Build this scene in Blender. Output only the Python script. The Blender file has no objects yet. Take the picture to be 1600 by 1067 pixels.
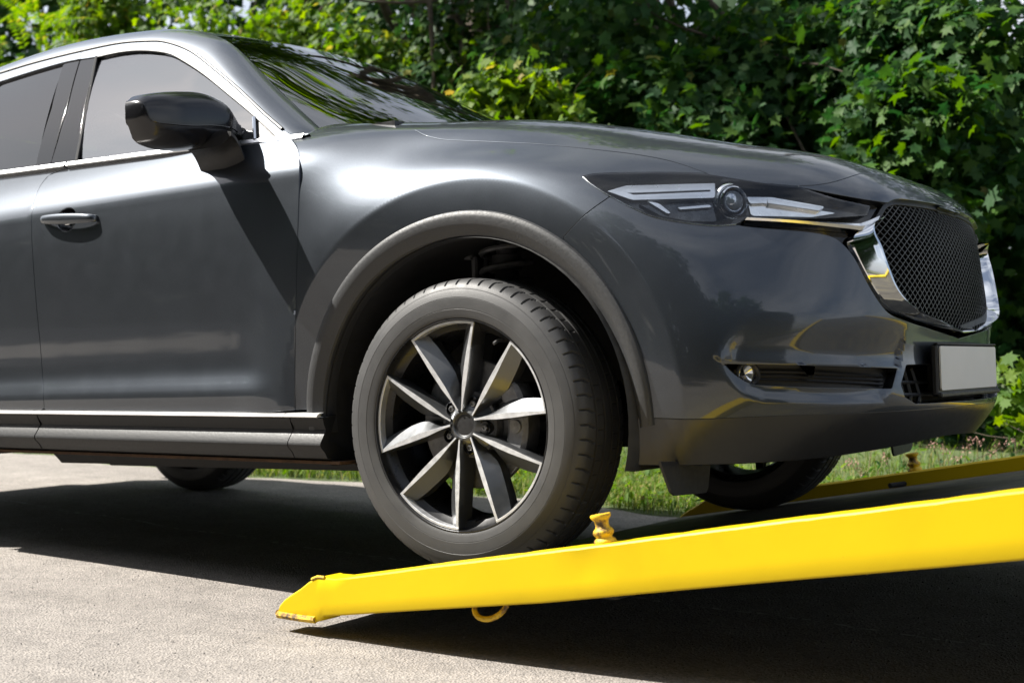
import bpy, math, random
import numpy as np
from mathutils import Vector, Matrix
from mathutils.geometry import delaunay_2d_cdt
random.seed(7); rng = np.random.default_rng(11)
PI = math.pi
scene = bpy.context.scene

# ------------------------------------------------------------------ camera, world, sun, exposure
PITCH = math.atan(0.044)                       # the car stands nose-up on the ramp
HUB = 0.484 * math.cos(PITCH)                  # height of the front hub above the road
Rcw = np.array([[math.cos(PITCH), 0, -math.sin(PITCH)], [0, 1, 0], [math.sin(PITCH), 0, math.cos(PITCH)]])
Tcw = np.array([0, 0, HUB])
CAMC = np.array([1.9528, -3.5467, 0.1121])     # camera in the car's own frame
CR = np.array([0.82794, 0.56022, -0.02596]); CU = np.array([0.03676, -0.00801, 0.99929]); CF = np.array([-0.55961, 0.82831, 0.02723])
FPX = 2095.5
cam_d = bpy.data.cameras.new('camera'); cam = bpy.data.objects.new('camera', cam_d); scene.collection.objects.link(cam)
r_, u_, f_ = Rcw @ CR, Rcw @ CU, Rcw @ CF
cp = Rcw @ CAMC + Tcw
cam.matrix_world = Matrix(((r_[0], u_[0], -f_[0], cp[0]), (r_[1], u_[1], -f_[1], cp[1]), (r_[2], u_[2], -f_[2], cp[2]), (0, 0, 0, 1)))
cam_d.sensor_width = 36; cam_d.lens = FPX / 1600 * 36; cam_d.clip_end = 500; cam_d.clip_start = 0.05
cam_d.dof.use_dof = True; cam_d.dof.focus_distance = 3.5; cam_d.dof.aperture_fstop = 4.5
scene.camera = cam

SUN = Vector((0.84, 0.43, -1.0)).normalized()   # the way the light travels
W = bpy.data.worlds.new('World'); scene.world = W; W.use_nodes = True
wn = W.node_tree; bg = wn.nodes['Background']
sky = wn.nodes.new('ShaderNodeTexSky'); sky.sky_type = 'NISHITA'; sky.sun_disc = False
sky.sun_elevation = math.asin(-SUN.z); sky.sun_rotation = math.atan2(-SUN.x, -SUN.y)
sky.air_density = 1.0; sky.dust_density = 2.0; sky.ozone_density = 1.0
tcw = wn.nodes.new('ShaderNodeTexCoord'); mpw = wn.nodes.new('ShaderNodeMapping'); mpw.inputs['Scale'].default_value = (1, 1, 2.2)
cn_ = wn.nodes.new('ShaderNodeTexNoise'); cn_.inputs['Scale'].default_value = 2.1; cn_.inputs['Detail'].default_value = 7; cn_.inputs['Roughness'].default_value = .55
wn.links.new(tcw.outputs['Generated'], mpw.inputs[0]); wn.links.new(mpw.outputs[0], cn_.inputs['Vector'])
cr_ = wn.nodes.new('ShaderNodeValToRGB'); cr_.color_ramp.elements[0].position = .38; cr_.color_ramp.elements[0].color = (.12, .12, .12, 1); cr_.color_ramp.elements[1].position = .66; cr_.color_ramp.elements[1].color = (.92, .92, .92, 1)
wn.links.new(cn_.outputs[0], cr_.inputs[0])
cm_ = wn.nodes.new('ShaderNodeMix'); cm_.data_type = 'RGBA'; cm_.inputs[7].default_value = (9.5, 9.9, 10.6, 1)      # thin bright cloud
wn.links.new(cr_.outputs[0], cm_.inputs[0]); wn.links.new(sky.outputs[0], cm_.inputs[6]); wn.links.new(cm_.outputs[2], bg.inputs[0]); bg.inputs[1].default_value = 0.055
sd = bpy.data.lights.new('sun', 'SUN'); sd.energy = 5.0; sd.angle = math.radians(0.53); sd.color = (1, 0.955, 0.88)
so = bpy.data.objects.new('sun', sd); scene.collection.objects.link(so)
so.rotation_euler = SUN.to_track_quat('-Z', 'Y').to_euler()
scene.view_settings.view_transform = 'Standard'; scene.view_settings.look = 'None'
scene.view_settings.exposure = 1.25; scene.view_settings.gamma = 1; scene.view_settings.use_curve_mapping = False
scene.cycles.max_bounces = 8; scene.cycles.transparent_max_bounces = 12
scene.cycles.caustics_reflective = False; scene.cycles.caustics_refractive = False
scene.cycles.use_denoising = True

# ------------------------------------------------------------------ small maths
def ray(px, py):
    px = np.asarray(px, float); py = np.asarray(py, float)
    d = CF + CR * ((px - 800) / FPX)[..., None] - CU * ((py - 533.5) / FPX)[..., None]
    return d
def at_y(px, py, Y):
    d = ray(px, py); return CAMC + d * ((Y - CAMC[1]) / d[..., 1])[..., None]
def at_x(px, py, X):
    d = ray(px, py); return CAMC + d * ((X - CAMC[0]) / d[..., 0])[..., None]
def project(P):
    d = np.asarray(P) - CAMC; z = d @ CF
    return np.stack([800 + FPX * (d @ CR) / z, 533.5 - FPX * (d @ CU) / z], -1)
def wray_y(px, py, Y):
    d = Rcw @ (CF + CR * ((px - 800) / FPX) - CU * ((py - 533.5) / FPX)); return cp + d * ((Y - cp[1]) / d[1])
def smooth01(x, a, b):
    t = np.clip((np.asarray(x, float) - a) / (b - a), 0, 1); return t * t * (3 - 2 * t)

class Spline:                                   # natural cubic spline, vector valued
    def __init__(s, x, y):
        x = np.asarray(x, float); y = np.asarray(y, float); n = len(x); h = np.diff(x)
        A = np.zeros((n, n)); B = np.zeros((n,) + y.shape[1:])
        A[0, 0] = A[-1, -1] = 1
        for i in range(1, n - 1):
            A[i, i - 1] = h[i - 1]; A[i, i] = 2 * (h[i - 1] + h[i]); A[i, i + 1] = h[i]
            B[i] = 6 * ((y[i + 1] - y[i]) / h[i] - (y[i] - y[i - 1]) / h[i - 1])
        s.x, s.y, s.m = x, y, np.linalg.solve(A, B.reshape(n, -1)).reshape(B.shape)
    def __call__(s, t):
        t = np.asarray(t, float); i = np.clip(np.searchsorted(s.x, t) - 1, 0, len(s.x) - 2)
        h = s.x[i + 1] - s.x[i]; e = (slice(None),) * t.ndim + (None,) * (s.y.ndim - 1)
        a = (s.x[i + 1] - t) / h; b = (t - s.x[i]) / h
        a, b, h = a[e], b[e], h[e]
        return a * s.y[i] + b * s.y[i + 1] + ((a ** 3 - a) * s.m[i] + (b ** 3 - b) * s.m[i + 1]) * h * h / 6
def resample(P, step=None, n=None, closed=False):
    P = np.asarray(P, float)
    if closed: P = np.vstack([P, P[:1]])
    d = np.r_[0, np.cumsum(np.linalg.norm(np.diff(P, axis=0), axis=1))]
    keep = np.r_[True, np.diff(d) > 1e-9]; P = P[keep]; d = d[keep]
    if n is None: n = max(2, int(round(d[-1] / step)) + 1)
    q = np.linspace(0, d[-1], n)
    R = np.stack([np.interp(q, d, P[:, k]) for k in range(P.shape[1])], -1)
    return R[:-1] if closed else R
def curve(pts, n=10):                           # Catmull-Rom through points
    P = np.asarray(pts, float)
    if len(P) < 3: return resample(P, n=n * (len(P) - 1) + 1)
    Q = np.vstack([2 * P[0] - P[1], P, 2 * P[-1] - P[-2]]); out = []
    for i in range(1, len(Q) - 2):
        for k in range(n):
            t = k / n
            out.append(.5 * ((2 * Q[i]) + (Q[i + 1] - Q[i - 1]) * t + (2 * Q[i - 1] - 5 * Q[i] + 4 * Q[i + 1] - Q[i + 2]) * t * t + (3 * Q[i] - Q[i - 1] - 3 * Q[i + 1] + Q[i + 2]) * t ** 3))
    out.append(P[-1]); return np.array(out)
def chain(*segs, n=8):                          # smooth segments meeting at corners
    out = []
    for s in segs:
        c = curve(s, n) if len(s) > 2 else np.asarray(resample(s, n=6))
        out.extend(c if not out or np.linalg.norm(out[-1] - c[0]) > 1e-6 else c[1:])
    return np.array(out)
def inside(pts, poly):
    x, y = pts[:, 0], pts[:, 1]; c = np.zeros(len(pts), bool); n = len(poly); j = n - 1
    for i in range(n):
        xi, yi = poly[i]; xj, yj = poly[j]
        if yi != yj:
            m = ((yi > y) != (yj > y)) & (x < (xj - xi) * (y - yi) / (yj - yi) + xi); c ^= m
        j = i
    return c
def dist_poly(pts, poly, closed=True):
    A = np.asarray(poly); B = np.roll(A, -1, 0) if closed else A[1:]
    if not closed: A = A[:-1]
    best = np.full(len(pts), 1e9)
    for a, b in zip(A, B):
        ab = b - a; L = ab @ ab + 1e-12
        t = np.clip(((pts - a) @ ab) / L, 0, 1)
        best = np.minimum(best, np.linalg.norm(pts - a - t[:, None] * ab, axis=1))
    return best
def area2(P): return 0.5 * np.sum(P[:, 0] * np.roll(P[:, 1], -1) - np.roll(P[:, 0], -1) * P[:, 1])
def offset_poly(P, g):                          # inward offset of a counter-clockwise polygon
    if area2(P) < 0: P = P[::-1]
    T = np.roll(P, -1, 0) - np.roll(P, 1, 0); T /= np.linalg.norm(T, axis=1)[:, None] + 1e-12
    return P + g * np.stack([-T[:, 1], T[:, 0]], -1)

# ------------------------------------------------------------------ object helpers
COL = scene.collection
def link(o, parent=None):
    COL.objects.link(o)
    if parent: o.parent = parent
    return o
def make(name, V, F, mat, parent=None, smooth=True, normals=None, angle=None):
    me = bpy.data.meshes.new(name)
    me.from_pydata(V.tolist() if isinstance(V, np.ndarray) else V, [], F.tolist() if isinstance(F, np.ndarray) else F)
    if isinstance(mat, (list, tuple)):
        for m in mat: me.materials.append(m)
    elif mat: me.materials.append(mat)
    me.polygons.foreach_set('use_smooth', [smooth] * len(me.polygons)); me.update()
    o = bpy.data.objects.new(name, me); link(o, parent)
    if normals is not None: me.normals_split_custom_set_from_vertices(np.asarray(normals).tolist())
    elif angle is not None: me.set_sharp_from_angle(angle=math.radians(angle))
    return o
def empty(name, label, cat, parent=None, loc=(0, 0, 0), rot=(0, 0, 0), group=None):
    o = bpy.data.objects.new(name, None); o.location = loc; o.rotation_euler = rot; o.empty_display_size = .1
    link(o, parent); o['label'] = label; o['category'] = cat
    if group: o['group'] = group
    return o
def part_empty(name, parent, loc=(0, 0, 0), rot=(0, 0, 0)):
    o = bpy.data.objects.new(name, None); o.location = loc; o.rotation_euler = rot; return link(o, parent)
def structure(o): o['kind'] = 'structure'; return o
def stuff(o, label=None, cat=None):
    o['kind'] = 'stuff'
    if label: o['label'] = label
    if cat: o['category'] = cat
    return o
class MB:                                       # collects simple solids into one mesh
    def __init__(s): s.V = []; s.F = []
    def add(s, V, F):
        k = len(s.V); s.V.extend([tuple(map(float, v)) for v in V]); s.F.extend([tuple(int(i) + k for i in f) for f in F]); return s
    def box(s, c, d, rot=None, bev=0.0):
        x, y, z = [q / 2 for q in d]; b = min(bev, x * .9, y * .9, z * .9)
        if b <= 0:
            V = [(i * x, j * y, k * z) for i in (-1, 1) for j in (-1, 1) for k in (-1, 1)]
            F = [(0, 1, 3, 2), (4, 6, 7, 5), (0, 4, 5, 1), (2, 3, 7, 6), (0, 2, 6, 4), (1, 5, 7, 3)]
        else:
            V = []; F = []
            for i in (-1, 1):
                for j in (-1, 1):
                    for k in (-1, 1):
                        V += [(i * x, j * (y - b), k * (z - b)), (i * (x - b), j * y, k * (z - b)), (i * (x - b), j * (y - b), k * z)]
            ix = lambda i, j, k, a: ((i > 0) * 4 + (j > 0) * 2 + (k > 0)) * 3 + a
            for a in range(3):
                for sgn in (-1, 1):
                    q = []
                    for p, r in ((-1, -1), (1, -1), (1, 1), (-1, 1)):
                        t = [0, 0, 0]; t[a] = sgn; t[(a + 1) % 3] = p; t[(a + 2) % 3] = r; q.append(ix(*t, a))
                    F.append(tuple(q if sgn > 0 else q[::-1]))
            for a in range(3):
                b1, b2 = (a + 1) % 3, (a + 2) % 3
                for p in (-1, 1):
                    for r in (-1, 1):
                        t0 = [0, 0, 0]; t0[a] = -1; t0[b1] = p; t0[b2] = r; t1 = list(t0); t1[a] = 1
                        q = [ix(*t0, b1), ix(*t0, b2), ix(*t1, b2), ix(*t1, b1)]
                        F.append(tuple(q if p * r < 0 else q[::-1]))
            for i in (-1, 1):
                for j in (-1, 1):
                    for k in (-1, 1):
                        q = [ix(i, j, k, 0), ix(i, j, k, 1), ix(i, j, k, 2)]
                        F.append(tuple(q if i * j * k > 0 else q[::-1]))
        M = rot if rot is not None else np.eye(3)
        V = [tuple(np.array(M) @ np.array(v) + np.array(c)) for v in V]
        return s.add(V, F)
    def tube(s, path, r, n=10, closed=False, caps=True):
        P = np.asarray(path, float); m = len(P); rr = np.full(m, r) if np.isscalar(r) else np.asarray(r, float)
        T = np.roll(P, -1, 0) - np.roll(P, 1, 0) if closed else np.gradient(P, axis=0)
        T /= np.linalg.norm(T, axis=1)[:, None] + 1e-12
        ref = np.array([0, 0, 1.]) if abs(T[0][2]) < .9 else np.array([1., 0, 0]); V = []
        N = np.cross(T[0], ref); N /= np.linalg.norm(N)
        for i in range(m):
            N = N - T[i] * (N @ T[i]); N /= np.linalg.norm(N) + 1e-12; B = np.cross(T[i], N)
            for k in range(n):
                a = 2 * PI * k / n; V.append(P[i] + rr[i] * (math.cos(a) * N + math.sin(a) * B))
        F = []
        for i in range(m if closed else m - 1):
            j = (i + 1) % m
            for k in range(n): F.append((i * n + k, i * n + (k + 1) % n, j * n + (k + 1) % n, j * n + k))
        if caps and not closed: F.append(tuple(range(n))[::-1]); F.append(tuple((m - 1) * n + k for k in range(n)))
        return s.add(V, F)
    def lathe(s, prof, c=(0, 0, 0), axis='y', n=32, a0=0, a1=2 * PI):   # prof: (radius, along)
        full = abs(a1 - a0 - 2 * PI) < 1e-6; m = n if full else n + 1; V = []
        for (R, h) in prof:
            for k in range(m):
                a = a0 + (a1 - a0) * k / n; p, q = R * math.cos(a), R * math.sin(a)
                v = {'y': (p, h, q), 'z': (p, q, h), 'x': (h, p, q)}[axis]
                V.append((v[0] + c[0], v[1] + c[1], v[2] + c[2]))
        F = []
        for i in range(len(prof) - 1):
            for k in range(n):
                k2 = (k + 1) % m if full else k + 1
                F.append((i * m + k, i * m + k2, (i + 1) * m + k2, (i + 1) * m + k))
        return s.add(V, F)
    def prism(s, outline, h, frame):            # outline 2D, extruded along third axis of frame (O, X, Y, Z)
        O, X, Y, Z = [np.array(q, float) for q in frame]; n = len(outline)
        V = [O + X * a + Y * b for a, b in outline] + [O + X * a + Y * b + Z * h for a, b in outline]
        F = [tuple(range(n)), tuple(range(2 * n - 1, n - 1, -1))] + [(i, i + n, (i + 1) % n + n, (i + 1) % n) for i in range(n)]
        return s.add(V, F)
    def build(s, name, mat, parent=None, smooth=True, angle=35):
        return make(name, s.V, s.F, mat, parent, smooth, angle=angle if smooth else None)

# ------------------------------------------------------------------ materials
def new_mat(name):
    m = bpy.data.materials.new(name); m.use_nodes = True; nt = m.node_tree
    return m, nt, nt.nodes['Principled BSDF']
def setp(b, **k):
    names = dict(base='Base Color', metal='Metallic', rough='Roughness', coat='Coat Weight', coatr='Coat Roughness', ior='IOR', trans='Transmission Weight', alpha='Alpha', spec='Specular IOR Level', emis='Emission Color', emis_s='Emission Strength', sheen='Sheen Weight')
    for a, v in k.items():
        if a in ('base', 'emis'): v = tuple(v) + (1,)
        b.inputs[names[a]].default_value = v
def noise(nt, scale, detail=4, rough=.55, coords='Object', stretch=None):
    tc = nt.nodes.new('ShaderNodeTexCoord'); n = nt.nodes.new('ShaderNodeTexNoise')
    n.inputs['Scale'].default_value = scale; n.inputs['Detail'].default_value = detail; n.inputs['Roughness'].default_value = rough
    if stretch:
        mp = nt.nodes.new('ShaderNodeMapping'); mp.inputs['Scale'].default_value = stretch
        nt.links.new(tc.outputs[coords], mp.inputs[0]); nt.links.new(mp.outputs[0], n.inputs['Vector'])
    else: nt.links.new(tc.outputs[coords], n.inputs['Vector'])
    return n
def ramp(nt, fac, stops):
    r = nt.nodes.new('ShaderNodeValToRGB'); e = r.color_ramp.elements
    while len(e) < len(stops): e.new(.5)
    for el, (p, c) in zip(e, stops): el.position = p; el.color = (tuple(c) + (1,)) if not np.isscalar(c) else (c, c, c, 1)
    nt.links.new(fac, r.inputs[0]); return r
def bump(nt, b, h, strength, dist=0.002):
    n = nt.nodes.new('ShaderNodeBump'); n.inputs['Strength'].default_value = strength; n.inputs['Distance'].default_value = dist
    nt.links.new(h, n.inputs['Height']); nt.links.new(n.outputs[0], b.inputs['Normal']); return n
def simple(name, base, rough=.5, metal=0, var=.15, scale=30, bmp=0, **k):
    m, nt, b = new_mat(name); setp(b, base=base, rough=rough, metal=metal, **k)
    n = noise(nt, scale)
    if var: 
        r = ramp(nt, n.outputs[0], [(.3, [c * (1 - var) for c in base]), (.7, [min(1, c * (1 + var)) for c in base])])
        nt.links.new(r.outputs[0], b.inputs['Base Color'])
        rr = ramp(nt, n.outputs[0], [(.3, max(0, rough - .06)), (.7, min(1, rough + .08))]); nt.links.new(rr.outputs[0], b.inputs['Roughness'])
    if bmp: bump(nt, b, n.outputs[0], bmp)
    return m
def make_paint():
    m, nt, b = new_mat('grey_metallic_paint'); setp(b, base=(.052, .060, .072), metal=.92, rough=.44, coat=1, coatr=.045)
    n = noise(nt, 900, 1); r = ramp(nt, n.outputs[0], [(.35, (.045, .052, .063)), (.65, (.060, .069, .083))]); nt.links.new(r.outputs[0], b.inputs['Base Color'])
    d = noise(nt, 14, 5); rr = ramp(nt, d.outputs[0], [(.4, .43), (.75, .465)]); nt.links.new(rr.outputs[0], b.inputs['Roughness'])
    return m
PAINT = make_paint()
CLAD = simple('charcoal_cladding_plastic', (.036, .037, .039), .50, 0, .12, 160, .25)
BLACK = simple('black_plastic', (.012, .012, .013), .45, 0, .2, 80)
GLOSSB = simple('gloss_black', (.008, .008, .009), .10, 0, 0)
MIRRP = simple('mirror_dark_paint', (.010, .010, .012), .20, 0, 0)
DARK = simple('dark_underside', (.012, .012, .012), .8, 0, .3, 20)
LINER = simple('wheel_arch_liner', (.035, .035, .035), .75, 0, .35, 25, .6)
SEAL = simple('rubber_seal', (.01, .01, .01), .5, 0, 0)
CHROME = simple('bright_chrome', (.72, .73, .75), .06, 1, 0)
SATIN = simple('satin_chrome', (.75, .76, .77), .18, 1, 0)
ALU = simple('machined_aluminium', (.74, .75, .77), .45, .8, .06, 60)
RIMP = simple('dark_silver_wheel_paint', (.11, .114, .12), .42, .8, .05, 40, coat=.6, coatr=.1)
RIMB = simple('black_wheel_barrel', (.02, .02, .021), .3, .3, .1, 40)
STEEL = simple('grey_steel', (.28, .28, .28), .4, 1, .25, 40)
IRON = simple('cast_iron', (.20, .20, .205), .55, .6, .3, 60, .4)
RUST = simple('rusty_seam', (.10, .055, .03), .8, 0, .4, 40, .4)
WHITE = simple('white_plate_face', (.82, .79, .74), .45, 0, .03, 10)
FABRIC = simple('grey_seat_fabric', (.10, .10, .102), .85, 0, .2, 120)
def tyre_mat():
    m, nt, b = new_mat('tyre_rubber'); setp(b, base=(.035, .035, .036), rough=.52)
    n = noise(nt, 9, 8, .7); r = ramp(nt, n.outputs[0], [(.3, (.043, .043, .044)), (.75, (.060, .060, .060))]); nt.links.new(r.outputs[0], b.inputs['Base Color'])
    rr = ramp(nt, n.outputs[0], [(.3, .42), (.7, .62)]); nt.links.new(rr.outputs[0], b.inputs['Roughness'])
    f = noise(nt, 300, 3); bump(nt, b, f.outputs[0], .25, .001)
    return m
TYRE = tyre_mat()
def glass_mat(name, tint, refl=1.0, ior=1.55, dens=.5):
    m = bpy.data.materials.new(name); m.use_nodes = True; nt = m.node_tree; nt.nodes.clear()
    out = nt.nodes.new('ShaderNodeOutputMaterial'); mix = nt.nodes.new('ShaderNodeMixShader'); g = nt.nodes.new('ShaderNodeBsdfGlossy'); t = nt.nodes.new('ShaderNodeBsdfTransparent')
    fr = nt.nodes.new('ShaderNodeFresnel'); fr.inputs[0].default_value = ior
    g.inputs['Roughness'].default_value = .01; g.inputs['Color'].default_value = (refl, refl, refl, 1); t.inputs[0].default_value = tuple(tint) + (1,)
    mu = nt.nodes.new('ShaderNodeMath'); mu.operation = 'MULTIPLY_ADD'; mu.use_clamp = True; mu.inputs[1].default_value = 1.0; mu.inputs[2].default_value = .02
    nt.links.new(fr.outputs[0], mu.inputs[0]); nt.links.new(mu.outputs[0], mix.inputs[0]); nt.links.new(t.outputs[0], mix.inputs[1]); nt.links.new(g.outputs[0], mix.inputs[2]); nt.links.new(mix.outputs[0], out.inputs[0])
    return m
WINDOW = glass_mat('window_glass', (.78, .82, .81), 1, 3.5)
PRIVACY = glass_mat('privacy_glass', (.05, .05, .055), 1, 1.75)
SCREEN = glass_mat('windscreen_glass', (.45, .50, .48), 1, 2.0)
LENS = glass_mat('headlight_lens', (.97, .98, .98), 1, 1.36)
def yellow_mat():
    m, nt, b = new_mat('yellow_enamel'); setp(b, base=(.66, .44, .003), rough=.42, spec=.3)
    n = noise(nt, 3.0, 6, .6); r = ramp(nt, n.outputs[0], [(.25, (.60, .41, .002)), (.5, (.68, .475, .002)), (.75, (.71, .50, .003))])
    s = noise(nt, 26, 9, .75); k = ramp(nt, s.outputs[0], [(.665, 0.0), (.70, .9)])
    mx = nt.nodes.new('ShaderNodeMix'); mx.data_type = 'RGBA'; nt.links.new(k.outputs[0], mx.inputs[0]); nt.links.new(r.outputs[0], mx.inputs[6]); mx.inputs[7].default_value = (.16, .10, .04, 1)
    nt.links.new(mx.outputs[2], b.inputs['Base Color'])
    sc_ = noise(nt, 1.0, 9, .8, stretch=(7, 60, 90)); k2 = ramp(nt, sc_.outputs[0], [(.66, 0.0), (.70, .55)]); mx2 = nt.nodes.new('ShaderNodeMix'); mx2.data_type = 'RGBA'
    nt.links.new(k2.outputs[0], mx2.inputs[0]); nt.links.new(mx.outputs[2], mx2.inputs[6]); mx2.inputs[7].default_value = (.34, .22, .03, 1); nt.links.new(mx2.outputs[2], b.inputs['Base Color'])
    w = noise(nt, 9, 4); bump(nt, b, w.outputs[0], .16, .003)
    return m
YELLOW = yellow_mat()
def yellow_worn():
    m, nt, b = new_mat('worn_yellow_enamel'); setp(b, base=(.7, .45, .01), rough=.5)
    s = noise(nt, 30, 9, .7); r = ramp(nt, s.outputs[0], [(.36, (.05, .035, .02)), (.44, (.30, .17, .03)), (.50, (.72, .46, .01)), (.8, (.80, .56, .03))])
    nt.links.new(r.outputs[0], b.inputs['Base Color']); bump(nt, b, s.outputs[0], .7, .004)
    return m
YWORN = yellow_worn()
def deck_mat():
    m, nt, b = new_mat('worn_steel_deck'); setp(b, base=(.08, .075, .06), rough=.62, metal=.3)
    s = noise(nt, 7, 8, .7); r = ramp(nt, s.outputs[0], [(.3, (.05, .045, .04)), (.55, (.11, .10, .08)), (.75, (.20, .17, .07))])
    nt.links.new(r.outputs[0], b.inputs['Base Color']); bump(nt, b, s.outputs[0], .4, .003); return m
DECK = deck_mat()

# ------------------------------------------------------------------ ground
def road_z(x, y):
    return -.030 * np.exp(-((y + 1.0) / .75) ** 2) * smooth01(-np.abs(x + 1), -2.6, -.9) + .0035 * np.sin(x * 1.7 + 1) * np.sin(y * 2.1) 
def ground_sheet(name, xs, ys, zf, mat):
    X, Y = np.meshgrid(xs, ys, indexing='ij'); V = np.stack([X, Y, zf(X, Y)], -1).reshape(-1, 3); n = len(ys)
    I = (np.arange(len(xs) - 1)[:, None] * n + np.arange(n - 1)).ravel(); F = np.stack([I, I + n, I + n + 1, I + 1], -1)
    return make(name, V, F, mat)
def asphalt():
    m, nt, b = new_mat('old_asphalt'); setp(b, rough=.85)
    big = noise(nt, .9, 5, .6, stretch=(.35, 1.4, 1)); mid = noise(nt, 7, 5, .6); fine = noise(nt, 130, 3, .6)
    v = nt.nodes.new('ShaderNodeTexVoronoi'); v.inputs['Scale'].default_value = 160; tc = nt.nodes.new('ShaderNodeTexCoord'); nt.links.new(tc.outputs['Object'], v.inputs['Vector'])
    r1 = ramp(nt, big.outputs[0], [(.3, (.225, .209, .195)), (.7, (.31, .290, .271))])
    stone = ramp(nt, v.outputs['Color'], [(0, (.30, .285, .27)), (.45, (.95, .92, .89)), (1, (1.45, 1.38, 1.30))])
    mx = nt.nodes.new('ShaderNodeMix'); mx.data_type = 'RGBA'; mx.blend_type = 'MULTIPLY'; mx.inputs[0].default_value = .65
    nt.links.new(r1.outputs[0], mx.inputs[6]); nt.links.new(stone.outputs[0], mx.inputs[7])
    r2 = ramp(nt, mid.outputs[0], [(.3, .82), (.7, 1.12)]); mx2 = nt.nodes.new('ShaderNodeMix'); mx2.data_type = 'RGBA'; mx2.blend_type = 'MULTIPLY'; mx2.inputs[0].default_value = 1
    nt.links.new(mx.outputs[2], mx2.inputs[6]); nt.links.new(r2.outputs[0], mx2.inputs[7]); nt.links.new(mx2.outputs[2], b.inputs['Base Color'])
    ad = nt.nodes.new('ShaderNodeMath'); ad.operation = 'ADD'; nt.links.new(v.outputs['Distance'], ad.inputs[0]); nt.links.new(fine.outputs[0], ad.inputs[1])
    bump(nt, b, ad.outputs[0], .8, .0045); return m
ASPH = asphalt()
road = structure(ground_sheet('road', np.r_[-60, -30, -15, np.linspace(-8, 6, 90), 15, 40], np.r_[-7.5, -6, np.linspace(-5, 1.55, 60)], road_z, ASPH))
def soil():
    m, nt, b = new_mat('verge_soil'); setp(b, rough=.95)
    n = noise(nt, 5, 8, .65); r = ramp(nt, n.outputs[0], [(.3, (.035, .05, .018)), (.55, (.07, .10, .028)), (.8, (.17, .16, .09))]); nt.links.new(r.outputs[0], b.inputs['Base Color'])
    bump(nt, b, n.outputs[0], 1, .03); return m
def edge_y(x): return 1.36 + .07 * np.sin(x * 2.3) + .05 * np.sin(x * 5.1 + 1) + .025 * np.sin(x * 13)
xs = np.r_[-60, -30, -18, np.linspace(-12, 6, 181), 15, 40]; ys0 = np.r_[0, .04, .10, .2, .35, .6, 1, 1.6, 2.4, 4, 8, 20, 80]
X = np.repeat(xs[:, None], len(ys0), 1); Y = edge_y(X) + ys0[None, :]
Z = .006 + .10 * smooth01(ys0, 0, 3)[None, :] + .02 * np.sin(X * 3.1) * np.sin(Y * 2.7) * smooth01(ys0, .1, .6)[None, :]
Z[:, 0] = -.012
n = len(ys0); I = (np.arange(len(xs) - 1)[:, None] * n + np.arange(n - 1)).ravel()
verge = structure(make('verge', np.stack([X, Y, Z], -1).reshape(-1, 3), np.stack([I, I + n, I + n + 1, I + 1], -1), soil()))
sub = structure(make('ground', [(-200, -200, -.12), (200, -200, -.12), (200, 200, -.12), (-200, 200, -.12)], [(0, 1, 2, 3)], simple('far_ground', (.09, .10, .05), .9, 0, .3, .2), smooth=False))
# a broken line of pale, worn sealant across the lane
def sealant():
    m, nt, b = new_mat('worn_sealant'); setp(b, rough=.8)
    n = noise(nt, 25, 8, .7); r = ramp(nt, n.outputs[0], [(.35, (.30, .29, .27)), (.6, (.55, .53, .50))]); nt.links.new(r.outputs[0], b.inputs['Base Color']); return m
def w_ground(px, py):
    d = Rcw @ (CF + CR * ((px - 800) / FPX) - CU * ((py - 533.5) / FPX)); return cp + d * (-cp[2] / d[2])
g0, g1 = w_ground(150, 805), w_ground(620, 874); gdir = (g1 - g0) / np.linalg.norm(g1 - g0); V = []; F = []
for k in range(-60, 320):
    t = k * .018; 
    if rng.random() < .45: continue
    c = g0 + gdir * t + np.array([0, .012 * math.sin(t * 9) + rng.normal(0, .004), 0]); w = rng.uniform(.003, .011); L = rng.uniform(.009, .022)
    nrm = np.array([-gdir[1], gdir[0], 0]); q = []
    for a, b_ in ((-1, -.6), (0, -1), (1, -.5), (1.1, .4), (.1, 1), (-1, .7)):
        P = c + gdir * a * L / 1.2 + nrm * b_ * w * rng.uniform(.6, 1.2); P[2] = float(road_z(P[0], P[1])) + .008; q.append(tuple(P))
    F.append(tuple(range(len(V), len(V) + 6))); V += q
o = make('sealant_line', V, F, sealant(), smooth=False); stuff(o, 'broken pale sealant crack line running along the shaded asphalt', 'road crack')
# loose grit
def chips(N, box, size, zfun):
    V = []; F = []
    for _ in range(N):
        x = rng.uniform(*box[0]); y = rng.uniform(*box[1]); s = size * rng.uniform(.4, 1.3) ; a = rng.uniform(0, 6.28); z = float(zfun(x, y))
        b = len(V)
        for k in range(4): V.append((x + s * math.cos(a + k * 1.57) * rng.uniform(.6, 1), y + s * math.sin(a + k * 1.57) * rng.uniform(.6, 1), z - .001))
        V.append((x, y, z + s * rng.uniform(.4, .9)))
        F += [(b, b + 1, b + 4), (b + 1, b + 2, b + 4), (b + 2, b + 3, b + 4), (b + 3, b, b + 4)]
    return V, F
V, F = chips(9000, ((-3.2, 2.6), (-2.9, .9)), .0042, road_z)
stuff(make('grit', V, F, simple('grit_stone', (.24, .225, .21), .9, 0, .5, 90), smooth=False), 'loose grit scattered over the grey asphalt', 'grit')

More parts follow.
